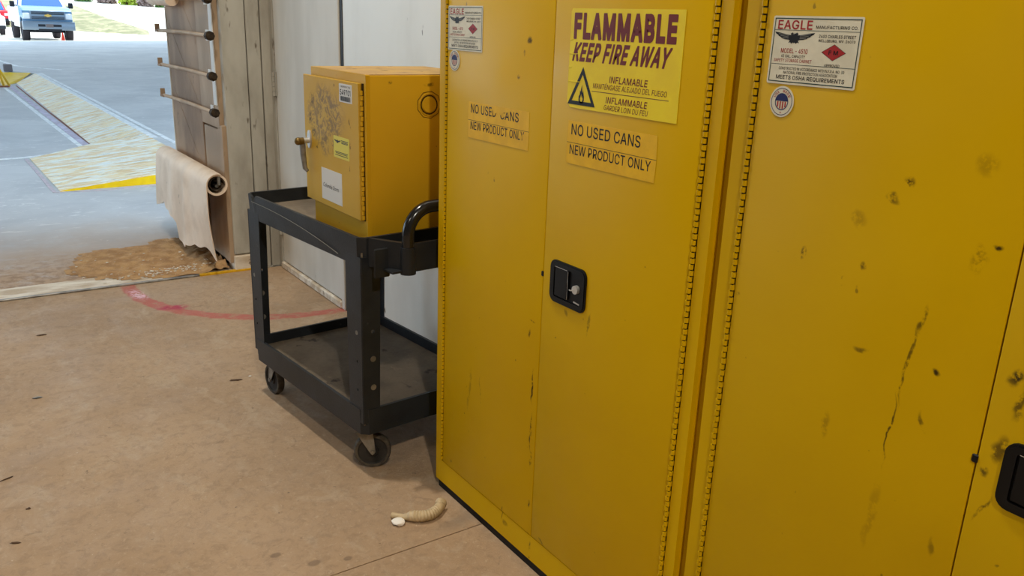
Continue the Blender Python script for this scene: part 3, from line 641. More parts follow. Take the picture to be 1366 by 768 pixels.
o = single('rubble_crumbs', 'white crumbs of broken concrete scattered over the sill dirt', 'rubble', bm, 'crumb', (1.0, 5.2, 0)); o['kind'] = 'stuff'

# ------------------------------------------------------------------ rods through the jamb
rods = [(1.545, 'rusty tie rod along the door jamb at the top of the photo'), (1.352, 'tie rod along the door jamb, second from the top'),
        (1.135, 'tie rod along the door jamb, third from the top'), (0.935, 'lowest tie rod along the door jamb')]
for i, (z, lb) in enumerate(rods):
    T = thing('tie_rod', lb, 'rod', (1.37, 5.0, z), 0, 'tie rods on the door jamb')
    y1 = 6.13
    bm = bm_new(); tube(bm, [(1.366, 4.975, z), (1.366, 5.5, z+0.004), (1.366, y1, z-0.002)], 0.011, 10); obj('rod', bm, 'jamb_light', T)
    bm = bm_new(); box(bm, (1.391, 5.065, z-0.030), (1.3975, 5.125, z+0.030), 0.002); obj('washer_plate', bm, 'caulk', T)
    bm = bm_new(); cyl(bm, (1.366, 4.938, z), (1.366, 4.985, z), 0.026, 0.024, seg=8); cyl(bm, (1.366, 4.925, z), (1.366, 4.94, z), 0.011, seg=10); obj('nut', bm, 'rust', T)
    bm = bm_new(); box(bm, (1.350, y1-0.03, z-0.013), (1.384, y1+0.05, z+0.001), 0.002); box(bm, (1.352, y1+0.04, z-0.013), (1.382, y1+0.05, z+0.040), 0.002); obj('hook', bm, 'jamb', T)
    if i == 0:
        bm = bm_new(); cyl(bm, (1.34, 5.62, 1.545), (1.34, 6.10, 1.548), 0.042, seg=18); o = obj('foam_sleeve', bm, 'canvas', T, True); o['label'] = 'tan sleeve wrapped round the rod'

# ------------------------------------------------------------------ rolled vinyl dock curtain
RC = thing('rolled_curtain', 'rolled pale tan vinyl curtain with a hanging flap on the door jamb', 'curtain', (1.33, 5.45, 0.535))
ax_, az_ = 1.335, 0.535
bm = bm_new()
lathe(bm, [(0.062, 0), (0.062, 1.16), (0.050, 1.16), (0.050, 0)], (ax_, 4.90, az_), (0, 1, 0), 30); obj('roll', bm, 'canvas', RC, True)
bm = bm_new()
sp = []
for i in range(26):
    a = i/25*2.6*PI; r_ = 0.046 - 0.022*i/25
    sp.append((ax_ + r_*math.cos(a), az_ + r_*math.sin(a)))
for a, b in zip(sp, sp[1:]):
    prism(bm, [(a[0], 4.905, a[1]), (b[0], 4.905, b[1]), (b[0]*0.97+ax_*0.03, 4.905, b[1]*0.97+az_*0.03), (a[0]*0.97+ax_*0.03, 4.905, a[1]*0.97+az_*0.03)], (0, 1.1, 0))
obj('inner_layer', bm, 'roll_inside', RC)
bm = bm_new(); cyl(bm, (ax_+0.01, 4.93, az_-0.012), (ax_+0.012, 6.0, az_-0.012), 0.011, seg=8); box(bm, (ax_+0.004, 4.892, az_-0.002), (ax_+0.02, 4.91, az_+0.048), 0.002); obj('core_bar', bm, 'steel', RC)
bm = bm_new(); NU, NV = 44, 26
def flap(u, v, off=0.0):
    y = 4.885 + 1.20*u
    bz = 0.125 + 0.035*math.sin(u*9+1) + 0.02*noise.noise(Vector((u*14, 0, 2)))
    if u < 0.10: bz -= 0.05*(1-u/0.10)
    if 0.42 < u < 0.55: bz -= 0.03
    if u > 0.55: bz += 0.06 if u < 0.8 else 0.09
    y += -0.05*v*(1-u)*(1 if u < 0.2 else 0.3) + 0.05*v*v*u
    fold = 0.018*math.exp(-((u-0.36)/0.05)**2)*min(1, v*3+0.5) + 0.012*math.exp(-((u-0.62)/0.07)**2) + 0.01*noise.noise(Vector((u*5, v*3, 8)))*v
    rr = 0.064 + off
    if v < 0.22:
        a = R(70 + (180-70)*v/0.22); return (ax_ + rr*math.cos(a) - fold*0.4, y, az_ + rr*math.sin(a) + fold*0.3)
    t = (v-0.22)/0.78; x = ax_ - rr - fold - 0.012*math.sin(t*PI*0.6) + 0.03*t*t*max(0, 1-u*5)
    return (x, y, az_ + (bz-az_)*t)
outer = [[bm.verts.new(flap(i/NU, j/NV, 0.003)) for i in range(NU+1)] for j in range(NV+1)]
inner = [[bm.verts.new(flap(i/NU, j/NV, -0.002)) for i in range(NU+1)] for j in range(NV+1)]
for G in (outer, inner):
    for j in range(NV):
        for i in range(NU): bm.faces.new((G[j][i], G[j][i+1], G[j+1][i+1], G[j+1][i]))
for j in range(NV):
    for i in (0, NU): bm.faces.new((outer[j][i], outer[j+1][i], inner[j+1][i], inner[j][i]))
for i in range(NU):
    for j in (0, NV): bm.faces.new((outer[j][i], outer[j][i+1], inner[j][i+1], inner[j][i]))
obj('hanging_flap', bm, 'canvas', RC, True)

# ------------------------------------------------------------------ safety cabinets
FX = 1.246               # front plane of the tall cabinets
def eagle_shape(bm, P, x0, x1, y0, y1, z):
    W = x1-x0; Hh = y1-y0
    L = [(0.5, 0.86), (0.44, 0.98), (0.40, 0.86), (0.42, 0.74), (0.30, 0.80), (0.12, 0.94), (0.0, 1.0), (0.03, 0.84), (0.10, 0.70), (0.09, 0.66), (0.18, 0.52), (0.17, 0.48), (0.28, 0.36), (0.36, 0.34), (0.40, 0.26), (0.36, 0.05), (0.41, 0.12), (0.44, 0.0), (0.48, 0.10), (0.5, 0.04)]
    pts = L + [(1-x, y) for x, y in L[::-1]][0:-1]
    pts = [(x0 + W*x, y0 + Hh*y) for x, y in pts]
    pl = curve_poly(pts); add_me(bm, pl, lambda c: P.p(c.x, c.y, z))
def curve_poly(pts, holes=()):
    cu = bpy.data.curves.new('tmp', 'CURVE'); cu.dimensions = '2D'; cu.fill_mode = 'BOTH'
    for loop in (pts, *holes):
        sp = cu.splines.new('POLY'); sp.points.add(len(loop)-1); sp.use_cyclic_u = True
        for q, (x, y) in zip(sp.points, loop): q.co = (x, y, 0, 1)
    return curve_mesh(cu)
def flat(bm, P, pts, z, holes=()): add_me(bm, curve_poly(pts, holes), lambda c: P.p(c.x, c.y, z))
def line(bm, P, x0, y0, x1, y1, t, z):
    d = Vector((x1-x0, y1-y0)).normalized(); q = Vector((-d.y, d.x))*t/2
    poly(bm, P, [(x0+q.x, y0+q.y), (x0-q.x, y0-q.y), (x1-q.x, y1-q.y), (x1+q.x, y1+q.y)], z)

def maker_plate(parent, yl, yr, zt, zb, x=FX):
    """cream maker's plate; yl/yr are the world Y of its left/right edge"""
    P = Plane((x-0.0005, yl, zb), (0, -1, 0), (0, 0, 1)); W = yl-yr; Hh = zt-zb
    U = lambda u: u*W
    V = lambda v: (1-v)*Hh
    bm = bm_new(); plate(bm, P, rrect(0, 0, W, Hh, 0.003, 2), t=0.0006); st = obj('maker_label', bm, 'sticker_cream', parent)
    st['label'] = 'cream label with a red heading, black eagle and red diamond'
    z = 0.0009; z2 = 0.0012
    bm = bm_new(); text(bm, P, 'EAGLE', U(.06), U(.46), V(.195), V(.06), z, 0.016)
    text(bm, P, 'MODEL - 4510', U(.13), U(.44), V(.54), V(.47), z, 0.012)
    text(bm, P, 'SAFETY STORAGE CABINET', U(.06), U(.50), V(.67), V(.622), z, 0.006)
    obj('lettering', bm, 'print_red', st)['label'] = 'red lettering'
    bm = bm_new(); text(bm, P, 'MANUFACTURING CO.', U(.50), U(.95), V(.175), V(.13), z, 0.012)
    text(bm, P, '2400 CHARLES STREET', U(.545), U(.94), V(.30), V(.255), z, 0.012)
    text(bm, P, 'WELLSBURG, WV  26070', U(.545), U(.94), V(.365), V(.32), z, 0.012)
    text(bm, P, '45 GAL. CAPACITY', U(.14), U(.42), V(.605), V(.562), z, 0.008)
    text(bm, P, 'APPROVED', U(.645), U(.81), V(.70), V(.662), z, 0.008)
    text(bm, P, 'CONSTRUCTED IN ACCORDANCE WITH N.F.P.A. NO. 30', U(.13), U(.87), V(.785), V(.742), z, 0.006)
    text(bm, P, 'NATIONAL FIRE PROTECTION ASSOCIATION', U(.19), U(.80), V(.845), V(.802), z, 0.006)
    text(bm, P, 'MEETS OSHA REQUIREMENTS', U(.11), U(.885), V(.93), V(.865), z, 0.014)
    text(bm, P, 'F M', U(.675), U(.775), V(.53), V(.47), z2, 0.018)
    obj('lettering', bm, 'print_black', st)
    bm = bm_new(); eagle_shape(bm, P, U(.035), U(.50), V(.40), V(.235), z)
    obj('eagle_emblem', bm, 'print_black', st)
    bm = bm_new(); ex0, ex1, ey0, ey1 = U(.035), U(.50), V(.40), V(.235); ew, eh = ex1-ex0, ey1-ey0
    for q in range(3):
        for g_ in (lambda x: x, lambda x: 1-x):
            line(bm, P, ex0+ew*g_(.10+.05*q), ey0+eh*(.86-.17*q), ex0+ew*g_(.36), ey0+eh*(.70-.12*q), 0.0011, z+0.0002)
    line(bm, P, ex0+ew*.46, ey0+eh*.88, ex0+ew*.50, ey0+eh*.84, 0.0018, z+0.0002)
    obj('feather_lines', bm, 'print_grey', st)
    bm = bm_new(); c = (U(.727), V(.50)); dw, dh = U(.125), Hh*.11
    flat(bm, P, [(c[0]-dw, c[1]), (c[0], c[1]-dh), (c[0]+dw, c[1]), (c[0], c[1]+dh)], z); obj('diamond_mark', bm, 'print_red', st)
    bm = bm_new()
    flat(bm, P, [(c[0]-dw*1.06, c[1]), (c[0], c[1]-dh*1.06), (c[0]+dw*1.06, c[1]), (c[0], c[1]+dh*1.06)], z-0.0001, ([(c[0]-dw, c[1]), (c[0], c[1]-dh), (c[0]+dw, c[1]), (c[0], c[1]+dh)],))
    b = 0.0035
    flat(bm, P, [(b, b), (W-b, b), (W-b, Hh-b), (b, Hh-b)], z, ([(b+.0016, b+.0016), (W-b-.0016, b+.0016), (W-b-.0016, Hh-b-.0016), (b+.0016, Hh-b-.0016)],))
    line(bm, P, U(.03), V(.205), U(.97), V(.205), 0.0008, z); line(bm, P, U(.03), V(.705), U(.97), V(.705), 0.0008, z)
    obj('border', bm, 'print_green', st)
def origin_disc(parent, yc, zc, rx, rz_, x=FX):
    P = Plane((x-0.0005, yc, zc), (0, -1, 0), (0, 0, 1)); k_ = rx/0.025
    bm = bm_new(); plate(bm, P, circ(0, 0, rx, 32, rz_), t=0.0006); st = obj('round_sticker', bm, 'sticker_cream', parent)
    st['label'] = 'round flag sticker'
    E = lambda r_: circ(0, 0, r_*k_, 32, r_*k_*rz_/rx)
    bm = bm_new(); flat(bm, P, E(0.0220), 0.0009, (E(0.0209),)); flat(bm, P, E(0.0138), 0.0009, (E(0.0122),))
    top = [(0.0122*k_*math.cos(R(a)), 0.0122*k_*rz_/rx*math.sin(R(a))) for a in range(5, 176, 10)]
    flat(bm, P, top, 0.0009)
    obj('ring', bm, 'print_blue', st)
    bm = bm_new()
    for i in range(4):
        xx = (-0.0088 + i*0.0052)*k_; h = math.sqrt(max(0, 0.0115**2 - (xx/k_+0.0011)**2))*k_*rz_/rx
        poly(bm, P, [(xx, 0.0004), (xx+0.0026*k_, 0.0004), (xx+0.0026*k_, -h), (xx, -h)], 0.0009)
    for ch, a in zip('USA MADE', (152, 137, 122, 107, 83, 66, 49, 32)):
        if ch == ' ': continue
        ca, sa = math.cos(R(a)), math.sin(R(a)); rr = 0.0173*k_
        Q = Plane(P.p(rr*ca, rr*sa*rz_/rx), P.u*sa - P.v*ca, P.v*sa + P.u*ca)
        text(bm, Q, ch, -0.0019*k_, 0.0019*k_, -0.0022*k_, 0.0024*k_, 0.0009, 0.02)
    flat(bm, P, circ(0, -0.0175*k_*rz_/rx, 0.0013*k_, 8), 0.0009)
    obj('stripes', bm, 'print_red', st)
def two_line_label(parent, yl, yr, zt, zb, rows, cut=None, x=FX):
    P = Plane((x-0.0005, yl, zb), (0, -1, 0), (0, 0, 1)); W = yl-yr; Hh = zt-zb
    mid = Hh*0.495
    bm = bm_new(); plate(bm, P, [(0, mid+0.0006), (W, mid+0.0006), (W-0.002, Hh), (0.002, Hh)], t=0.0005)
    s1 = obj('label_strip', bm, 'sticker_orange', parent); s1['label'] = 'upper orange-yellow strip with black words'
    bm = bm_new(); plate(bm, P, [(0.001, 0), (W-0.002, 0.001), (W, mid-0.0006), (0, mid-0.0006)], t=0.0005)
    s2 = obj('label_strip', bm, 'sticker_orange', parent); s2['label'] = 'lower orange-yellow strip with black words'
    for st, rr in ((s1, rows[:-1]), (s2, rows[-1:])):
        for s, u0, u1, v0, v1 in rr:
            bm = bm_new(); text(bm, P, s, u0*W, u1*W, (1-v1)*Hh, (1-v0)*Hh, 0.0009, 0.006); obj('lettering', bm, 'print_black', st)
    bm = bm_new(); line(bm, P, 0, mid, W, mid, 0.0009, 0.0008); obj('strip_edge', bm, 'print_black', s2)
    for pts in (cut or ()):
        bm = bm_new(); flat(bm, P, [(u*W, (1-v)*Hh) for u, v in pts], 0.0011); obj('torn_patch', bm, 'sticker_orange', s1 if pts[0][1] < .5 else s2)
def cabinet(name, label, yl, yr, seam, latch_side, paint, hinges, ztop=1.651):
    """two-door cabinet, front at X=FX, from world Y yl (left in the photo) to yr"""
    T = thing(name, label, 'cabinet', (1.47, (yl+yr)/2, 0), 0, 'tall yellow safety cabinets')
    zb, zd0, zd1 = 0.027, 0.108, 1.600
    fl, fr_ = yl-0.034, yr+0.046           # door opening
    bm = bm_new(); vs = box(bm, (FX+0.016, yl, zb), (1.70, yr, ztop))
    es = [e for e in bm.edges if abs(e.verts[0].co.z-e.verts[1].co.z) > 0.5 and e.verts[0].co.x < 1.3]
    bmesh.ops.bevel(bm, geom=es, offset=0.012, segments=3, affect='EDGES')
    obj('body', bm, paint, T, True)
    bm = bm_new(); P = Plane((FX+0.018, yl, 0), (0, -1, 0), (0, 0, 1)); W = yl-yr
    plate(bm, P, rrect(0.0, zb, W-0.016, ztop-0.002, 0.004, 2), ([(yl-fl, zd0-0.003), (yl-fr_, zd0-0.003), (yl-fr_, zd1), (yl-fl, zd1)],), t=0.016)
    obj('front_frame', bm, paint, T)
    bm = bm_new(); box(bm, (FX+0.006, yl-0.012, 0.0), (1.69, yr+0.012, zb+0.002)); obj('skid', bm, 'dark_gap', T)
    doors = []
    for a, b in ((fl-0.013, seam+0.0013), (seam-0.0013, fr_+0.013)):
        bm = bm_new(); box(bm, (FX, a, zd0), (FX+0.014, b, zd1-0.002), 0.0016, seg=2); doors.append(obj('door', bm, paint, T, True))
    for side, ya in ((0, fl-0.0065), (1, fr_+0.0065)):
        bm = bm_new(); z = zd0+0.006; i = 0
        while z < zd1-0.014:
            off = 0.0010 if i % 2 else -0.0010
            cyl(bm, (FX-0.0005, ya+off, z), (FX-0.0005, ya+off, z+0.0098), 0.0050, seg=8); z += 0.0127; i += 1
        obj('hinge', bm, paint, T, True)
        bm = bm_new(); box(bm, (FX+0.006, ya-0.0062, zd0), (FX+0.012, ya+0.0062, zd1)); cyl(bm, (FX, ya, zd0+0.004), (FX, ya, zd1-0.004), 0.0028, seg=6); o = obj('hinge_leaf', bm, 'hinge_dark', T)
    # bumper at the seam
    bm = bm_new(); box(bm, (FX-0.002, seam-0.003, 0.868), (FX+0.003, seam+0.007, 0.882), 0.002); obj('seam_bumper', bm, 'black', doors[0])
    # recessed paddle latch on the right-hand door
    y0 = latch_side; P = Plane((FX, y0, 0.818), (0, -1, 0), (0, 0, 1)); D = doors[1]
    WL, HL = 0.140, 0.108
    bm = bm_new(); plate(bm, P, rrect(0, 0, WL, HL, 0.020, 5), (rrect(0.017, 0.014, WL-0.017, HL-0.014, 0.006, 3),), t=0.004)
    plate(bm, P, rrect(0.004, 0.004, WL-0.004, HL-0.004, 0.018, 5), (rrect(0.018, 0.015, WL-0.018, HL-0.015, 0.005, 3),), t=0.002, z=0.004)
    obj('latch_bezel', bm, 'black', D)
    bm = bm_new(); plate(bm, P, rrect(0.010, 0.008, WL-0.010, HL-0.008, 0.01, 3), t=0.0008, z=0.0002); obj('latch_pan', bm, 'black', D)
    bm = bm_new(); v = box(bm, (0, 0, 0), (0.052, 0.074, 0.004), 0.0015)
    mt = Matrix(((P.u.x, P.v.x, P.n.x, 0), (P.u.y, P.v.y, P.n.y, 0), (P.u.z, P.v.z, P.n.z, 0), (0, 0, 0, 1)))
    mt = Matrix.Translation(P.p(0.021, 0.018, 0.0015)) @ mt @ Matrix.Rotation(R(-2), 4, 'Y')
    bmesh.ops.transform(bm, matrix=mt, verts=bm.verts); obj('latch_paddle', bm, 'black', D)
    bm = bm_new(); cyl(bm, P.p(WL-0.034, HL*0.50, 0.001), P.p(WL-0.034, HL*0.50, 0.010), 0.0105, seg=20); o = obj('key_lock', bm, 'chrome', D); o['label'] = 'chrome key lock'
    bm = bm_new(); tube(bm, [P.p(WL-0.036, HL*0.50, 0.010), P.p(WL-0.047, HL*0.46, 0.012), P.p(WL-0.056, HL*0.45, 0.008)], 0.0016, 6)
    line(bm, P, 0.022, 0.0925, 0.070, 0.0925, 0.0012, 0.0062); line(bm, P, 0.0735, 0.020, 0.0735, 0.090, 0.0012, 0.0062); line(bm, P, 0.095, 0.020, 0.118, 0.018, 0.004, 0.0022)
    obj('latch_pin', bm, 'chrome', D)
    return T, doors

def stn(list_, org):     # (worldY, worldZ, ry, rz, angle, strength) -> object-space ellipsoids
    return [((FX-org[0], y-org[1], z-org[2]), (0.05, ry, rz_), (a, 0, 0), f) for y, z, ry, rz_, a, f in list_]
c1 = (1.47, (2.191+1.100)/2, 0); c2 = (1.47, (1.084-0.006)/2, 0)
st1 = [(1.672, 0.55, 0.004, 0.06, 0, 1), (1.672, 0.42, 0.005, 0.07, 0, 1), (1.668, 0.34, 0.006, 0.03, 0, 1), (1.67, 0.20, 0.006, 0.02, 0, 1), (1.685, 0.74, 0.02, 0.004, 0, 0.9), (1.70, 0.70, 0.006, 0.015, 0.3, 0.8),
       (1.75, 1.44, 0.012, 0.010, 0, 0.9), (1.77, 1.41, 0.006, 0.012, 0, 0.9), (1.79, 1.35, 0.010, 0.008, 0, 0.8), (1.99, 0.42, 0.008, 0.09, 0.1, 0.35), (1.93, 0.44, 0.004, 0.06, -0.1, 0.35), (1.80, 0.10, 0.003, 0.03, 0.2, 0.8),
       (1.46, 0.795, 0.006, 0.035, 0.15, 0.6), (1.55, 0.80, 0.008, 0.015, -0.5, 0.5), (1.60, 0.12, 0.02, 0.006, 0.4, 0.8), (1.78, 0.075, 0.02, 0.012, 0.4, 0.5), (1.10, 1.02, 0.006, 0.03, 0, 1), (1.655, 0.07, 0.006, 0.02, 0, 0.7)]
st2 = [(0.722, 1.262, 0.014, 0.012, 0, 1), (0.745, 1.237, 0.016, 0.008, 0.3, 0.7), (0.80, 1.19, 0.02, 0.02, 0, 0.35), (0.60, 1.175, 0.014, 0.03, 0, 0.5), (0.575, 1.20, 0.008, 0.006, 0, 1), (0.895, 1.115, 0.007, 0.014, 0.4, 1), (0.78, 1.12, 0.008, 0.008, 0, 0.8),
       (0.665, 1.06, 0.006, 0.035, 0.1, 0.8), (0.672, 0.98, 0.0035, 0.09, 0.06, 0.8), (0.684, 0.86, 0.003, 0.08, 0.05, 0.9), (0.76, 0.98, 0.018, 0.006, 0, 0.7), (0.625, 0.985, 0.008, 0.006, 0, 1), (0.63, 0.90, 0.006, 0.020, -0.5, 0.7),
       (1.03, 1.00, 0.010, 0.007, 0, 0.7), (0.515, 1.02, 0.014, 0.018, 0, 1), (0.50, 0.98, 0.008, 0.03, 0.2, 0.8), (0.51, 0.905, 0.016, 0.028, 0, 0.8), (0.525, 0.86, 0.012, 0.012, 0, 0.8), (0.52, 0.80, 0.004, 0.03, 0.4, 0.8),
       (0.58, 0.70, 0.008, 0.02, 0, 0.5), (0.69, 0.70, 0.012, 0.09, 0.05, 0.22), (0.80, 0.82, 0.012, 0.03, 0, 0.35), (0.52, 1.30, 0.014, 0.010, 0.6, 0.6), (0.61, 1.31, 0.02, 0.02, 0, 0.3)]
M['yellow1'] = yellow_paint('glossy_yellow_cabinet_enamel', (213, 170, 0), (207, 163, 0), stn(st1, c1), 0.36)
M['yellow2'] = yellow_paint('smudged_yellow_cabinet_enamel', (208, 166, 0), (200, 158, 0), stn(st2, c2), 0.40)

T1, D_ = cabinet('safety_cabinet', 'tall yellow cabinet with the large flammable warning sticker beside the cart', 2.191, 1.100, 1.6505, 1.616, 'yellow1', None)
maker_plate(T1, 2.141, 1.963, 1.519, 1.402)
origin_disc(T1, 2.105, 1.3745, 0.0285, 0.028)
T2, D2_ = cabinet('safety_cabinet', 'tall yellow cabinet cut by the right edge, cream label by its hinge', 1.084, -0.006, 0.541, 0.503, 'yellow2', None)
maker_plate(T2, 1.020, 0.843, 1.508, 1.395)
origin_disc(T2, 0.982, 1.365, 0.0255, 0.0265)
two_line_label(T1, 2.027, 1.736, 1.270, 1.173, [('NO USED', .05, .48, .05, .30), ('CANS', .55, .84, .07, .32), ('NEW PRODUCT ONLY', .05, .93, .53, .76)],
               [[(.40, 0), (.58, 0), (.72, .05), (.66, .12), (.60, .13), (.565, .22), (.50, .18), (.45, .2), (.42, .1)], [(.90, .60), (.96, .60), (.96, .80), (.91, .78)]])
two_line_label(T1, 1.581, 1.279, 1.268, 1.169, [('NO USED CANS', .05, .83, .06, .32), ('NEW PRODUCT ONLY', .04, .95, .545, .775)])
# big warning sticker
yl_, yr_, zt_, zb_ = 1.589, 1.231, 1.516, 1.298
P = Plane((FX-0.0005, yl_, zb_), (0, -1, 0), (0, 0, 1)); W = yl_-yr_; Hh = zt_-zb_
U = lambda u: u*W
V = lambda v: (1-v)*Hh
bm = bm_new(); plate(bm, P, [(0.0, 0.012), (0.012, 0.0), (W, 0), (W, Hh), (0.004, Hh), (0, Hh-0.006)], t=0.0007)
for v, l_ in ((.31, .03), (.45, .10), (.59, .03), (.73, .14)):
    tube(bm, [P.p(0, V(v), 0.0006), P.p(l_*W*0.5, V(v+.004), 0.0010), P.p(l_*W, V(v-.004), 0.0004)], 0.0009, 6)
WS = obj('warning_sticker', bm, 'sticker_yellow', T1); WS['label'] = 'bright yellow FLAMMABLE warning sticker'
bm = bm_new()
text(bm, P, 'FLAMMABLE', U(.035), U(.945), V(.305), V(.04), 0.0011, 0.050)
text(bm, P, 'KEEP FIRE AWAY', U(.03), U(.925), V(.525), V(.33), 0.0011, 0.034, 0.28)
text(bm, P, 'INFLAMABLE', U(.405), U(.745), V(.706), V(.640), 0.0011, 0.012, 0.12)
text(bm, P, 'MANTÉNGASE ALEJADO DEL FUEGO', U(.255), U(.91), V(.775), V(.708), 0.0011, 0.004, 0.12)
text(bm, P, 'INFLAMMABLE', U(.385), U(.755), V(.906), V(.842), 0.0011, 0.012, 0.12)
text(bm, P, 'GARDER LOIN DU FEU', U(.37), U(.765), V(.975), V(.922), 0.0011, 0.004, 0.12)
line(bm, P, U(.245), V(.805), U(.925), V(.805), 0.0014, 0.0011)
o = obj('lettering', bm, 'print_maroon', WS); o['label'] = 'maroon lettering'
bm = bm_new()
ap, bl, br = (U(.150), V(.575)), (U(.008), V(.965)), (U(.285), V(.965))
cxm = ((ap[0]+bl[0]+br[0])/3, (ap[1]+bl[1]+br[1])/3)
sh = lambda p, f: (cxm[0] + (p[0]-cxm[0])*f, cxm[1] + (p[1]-cxm[1])*f)
flat(bm, P, [ap, bl, br], 0.0011, ([sh(ap, .70), sh(bl, .70), sh(br, .70)],))
fx, fy, fs = cxm[0]-0.001, V(.945), 0.032
fl_ = [(0, 0), (.32, .02), (.52, .22), (.50, .5), (.38, .72), (.30, .95), (.24, .74), (.14, .86), (.06, 1.32), (-.10, 1.0), (-.12, .80), (-.26, .92), (-.30, .62), (-.46, .48), (-.46, .2), (-.28, .02)]
flh = [(0, .10), (.20, .14), (.28, .32), (.16, .52), (.08, .40), (0, .66), (-.14, .44), (-.24, .30), (-.16, .14)]
flat(bm, P, [(fx + x*fs*0.62, fy + y*fs) for x, y in fl_], 0.0011, ([(fx + x*fs*0.62, fy + y*fs) for x, y in flh],))
o = obj('flame_symbol', bm, 'print_black', WS); o['label'] = 'black triangle with a flame'

# ------------------------------------------------------------------ utility cart
YAW = R(5.7)
CO = Vector((1.060, 2.348, 0)); CL, CW = 0.850, 0.556
CR = Matrix.Translation(CO) @ Matrix.Rotation(YAW, 4, 'Z')
UC = thing('utility_cart', 'black plastic two-shelf utility cart carrying the small yellow cabinet', 'cart', tuple(CO), YAW)
def cart_obj(name, bm, mat, parent, smooth=False):
    bmesh.ops.transform(bm, matrix=CR, verts=bm.verts); return obj(name, bm, mat, parent, smooth)
def tray(zb_, zt_, notch=False):
    """rim wall of a tray with chamfered corners, local coordinates"""
    ch = 0.022; t = 0.011
    out = [(ch, 0), (CW-ch, 0), (CW, ch), (CW, CL-ch), (CW-ch, CL), (ch, CL), (0, CL-ch)]
    zt = [zt_]*7
    if notch:
        out += [(0, CL-0.046), (0, CL-0.062), (0, CL-0.085), (0, ch)]; zt += [zt_-0.008, zt_-0.030, zt_+0.0, zt_+0.0]
    else: out += [(0, ch)]; zt += [zt_]
    cx, cy = CW/2, CL/2
    bm = bm_new(); n = len(out)
    ins = []
    for i, (x, y) in enumerate(out):
        x2 = min(max(x, t), CW-t); y2 = min(max(y, t), CL-t); ins.append((x2, y2))
    oT = [bm.verts.new((x, y, z)) for (x, y), z in zip(out, zt)]; oB = [bm.verts.new((x+(0.004 if x < cx else -0.004), y+(0.004 if y < cy else -0.004), zb_)) for x, y in out]
    iT = [bm.verts.new((x, y, z)) for (x, y), z in zip(ins, zt)]; iB = [bm.verts.new((x, y, zb_)) for x, y in ins]
    for i in range(n):
        j = (i+1) % n
        bm.faces.new((oT[i], oT[j], oB[j], oB[i])); bm.faces.new((iT[j], iT[i], iB[i], iB[j]))
        bm.faces.new((oT[j], oT[i], iT[i], iT[j])); bm.faces.new((oB[i], oB[j], iB[j], iB[i]))
    return bm
# shelves
LS = cart_obj('lower_shelf', tray(0.150, 0.243), 'cart', UC)
bm = bm_new(); box(bm, (0.011, 0.011, 0.185), (CW-0.011, CL-0.011, 0.203)); cart_obj('shelf_deck', bm, 'deck', LS)
US = cart_obj('upper_shelf', tray(0.735, 0.828, True), 'cart', UC)
bm = bm_new(); box(bm, (0.011, 0.011, 0.755), (CW-0.011, CL-0.011, 0.779)); cart_obj('shelf_deck', bm, 'deck', US)
bm = bm_new()
pts = []
for i in range(20):
    t = i/19; pts.append((-0.0006, 0.80 - 0.66*t, 0.802 - 0.052*(t**2.2)*1.0 + 0.0*t))
tube(bm, pts, 0.0012, 5); o = cart_obj('scratch', bm, 'print_grey', US); o['label'] = 'long pale scratch along the front lip'
# legs: L-section with rivets and holes
def leg(cx, cy, sx, sy):
    z0, z1 = 0.195, 0.765; WA, WB = 0.066, 0.090; t = 0.004
    bm = bm_new()
    # flange A across the cart (normal along y), flange B along the cart (normal along x)
    PA = Plane((cx, cy, z0), (sx, 0, 0), (0, 0, 1)); PB = Plane((cx, cy, z0), (0, sy, 0), (0, 0, 1))
    holesA = [circ(0.040, z, 0.0055, 10) for z in (0.10, 0.33) if z]; holesB = [circ(0.045, z, 0.0055, 10) for z in (0.17, 0.25, 0.36)]
    hA = [circ(0.038, 0.32, 0.0065, 10)]; hB = [circ(0.03, z, 0.005, 10) for z in (0.115, 0.215)]
    plate(bm, PA, [(0, 0), (WA*0.93, 0), (WA*1.05, z1-z0), (0, z1-z0)], hA, t=t, z=-t/2)
    plate(bm, PB, [(0, 0), (WB*0.93, 0), (WB*1.05, z1-z0), (0, z1-z0)], hB, t=t, z=-t/2)
    cyl(bm, (cx+sx*0.001, cy+sy*0.001, z0), (cx+sx*0.001, cy+sy*0.001, z1), 0.004, seg=8)
    L = cart_obj('leg', bm, 'cart', UC)
    for z in (0.125, 0.225):
        for s in (1, -1):
            bm = bm_new(); p = PA.p(0.038, z, 0); cyl(bm, p - PA.n*0.0035, p + PA.n*0.0035, 0.0100, seg=14); 
        cart_obj('rivet', bm, 'steel', L)
    bm = bm_new(); p = PB.p(0.03, 0.315, 0); cyl(bm, p - PB.n*0.0035, p + PB.n*0.0035, 0.0075, seg=14); cart_obj('rivet', bm, 'steel', L)
i_ = 0.0045
for cx, cy, sx, sy in ((i_, i_, 1, 1), (i_, CL-i_, 1, -1), (CW-i_, i_, -1, 1), (CW-i_, CL-i_, -1, -1)): leg(cx, cy, sx, sy)
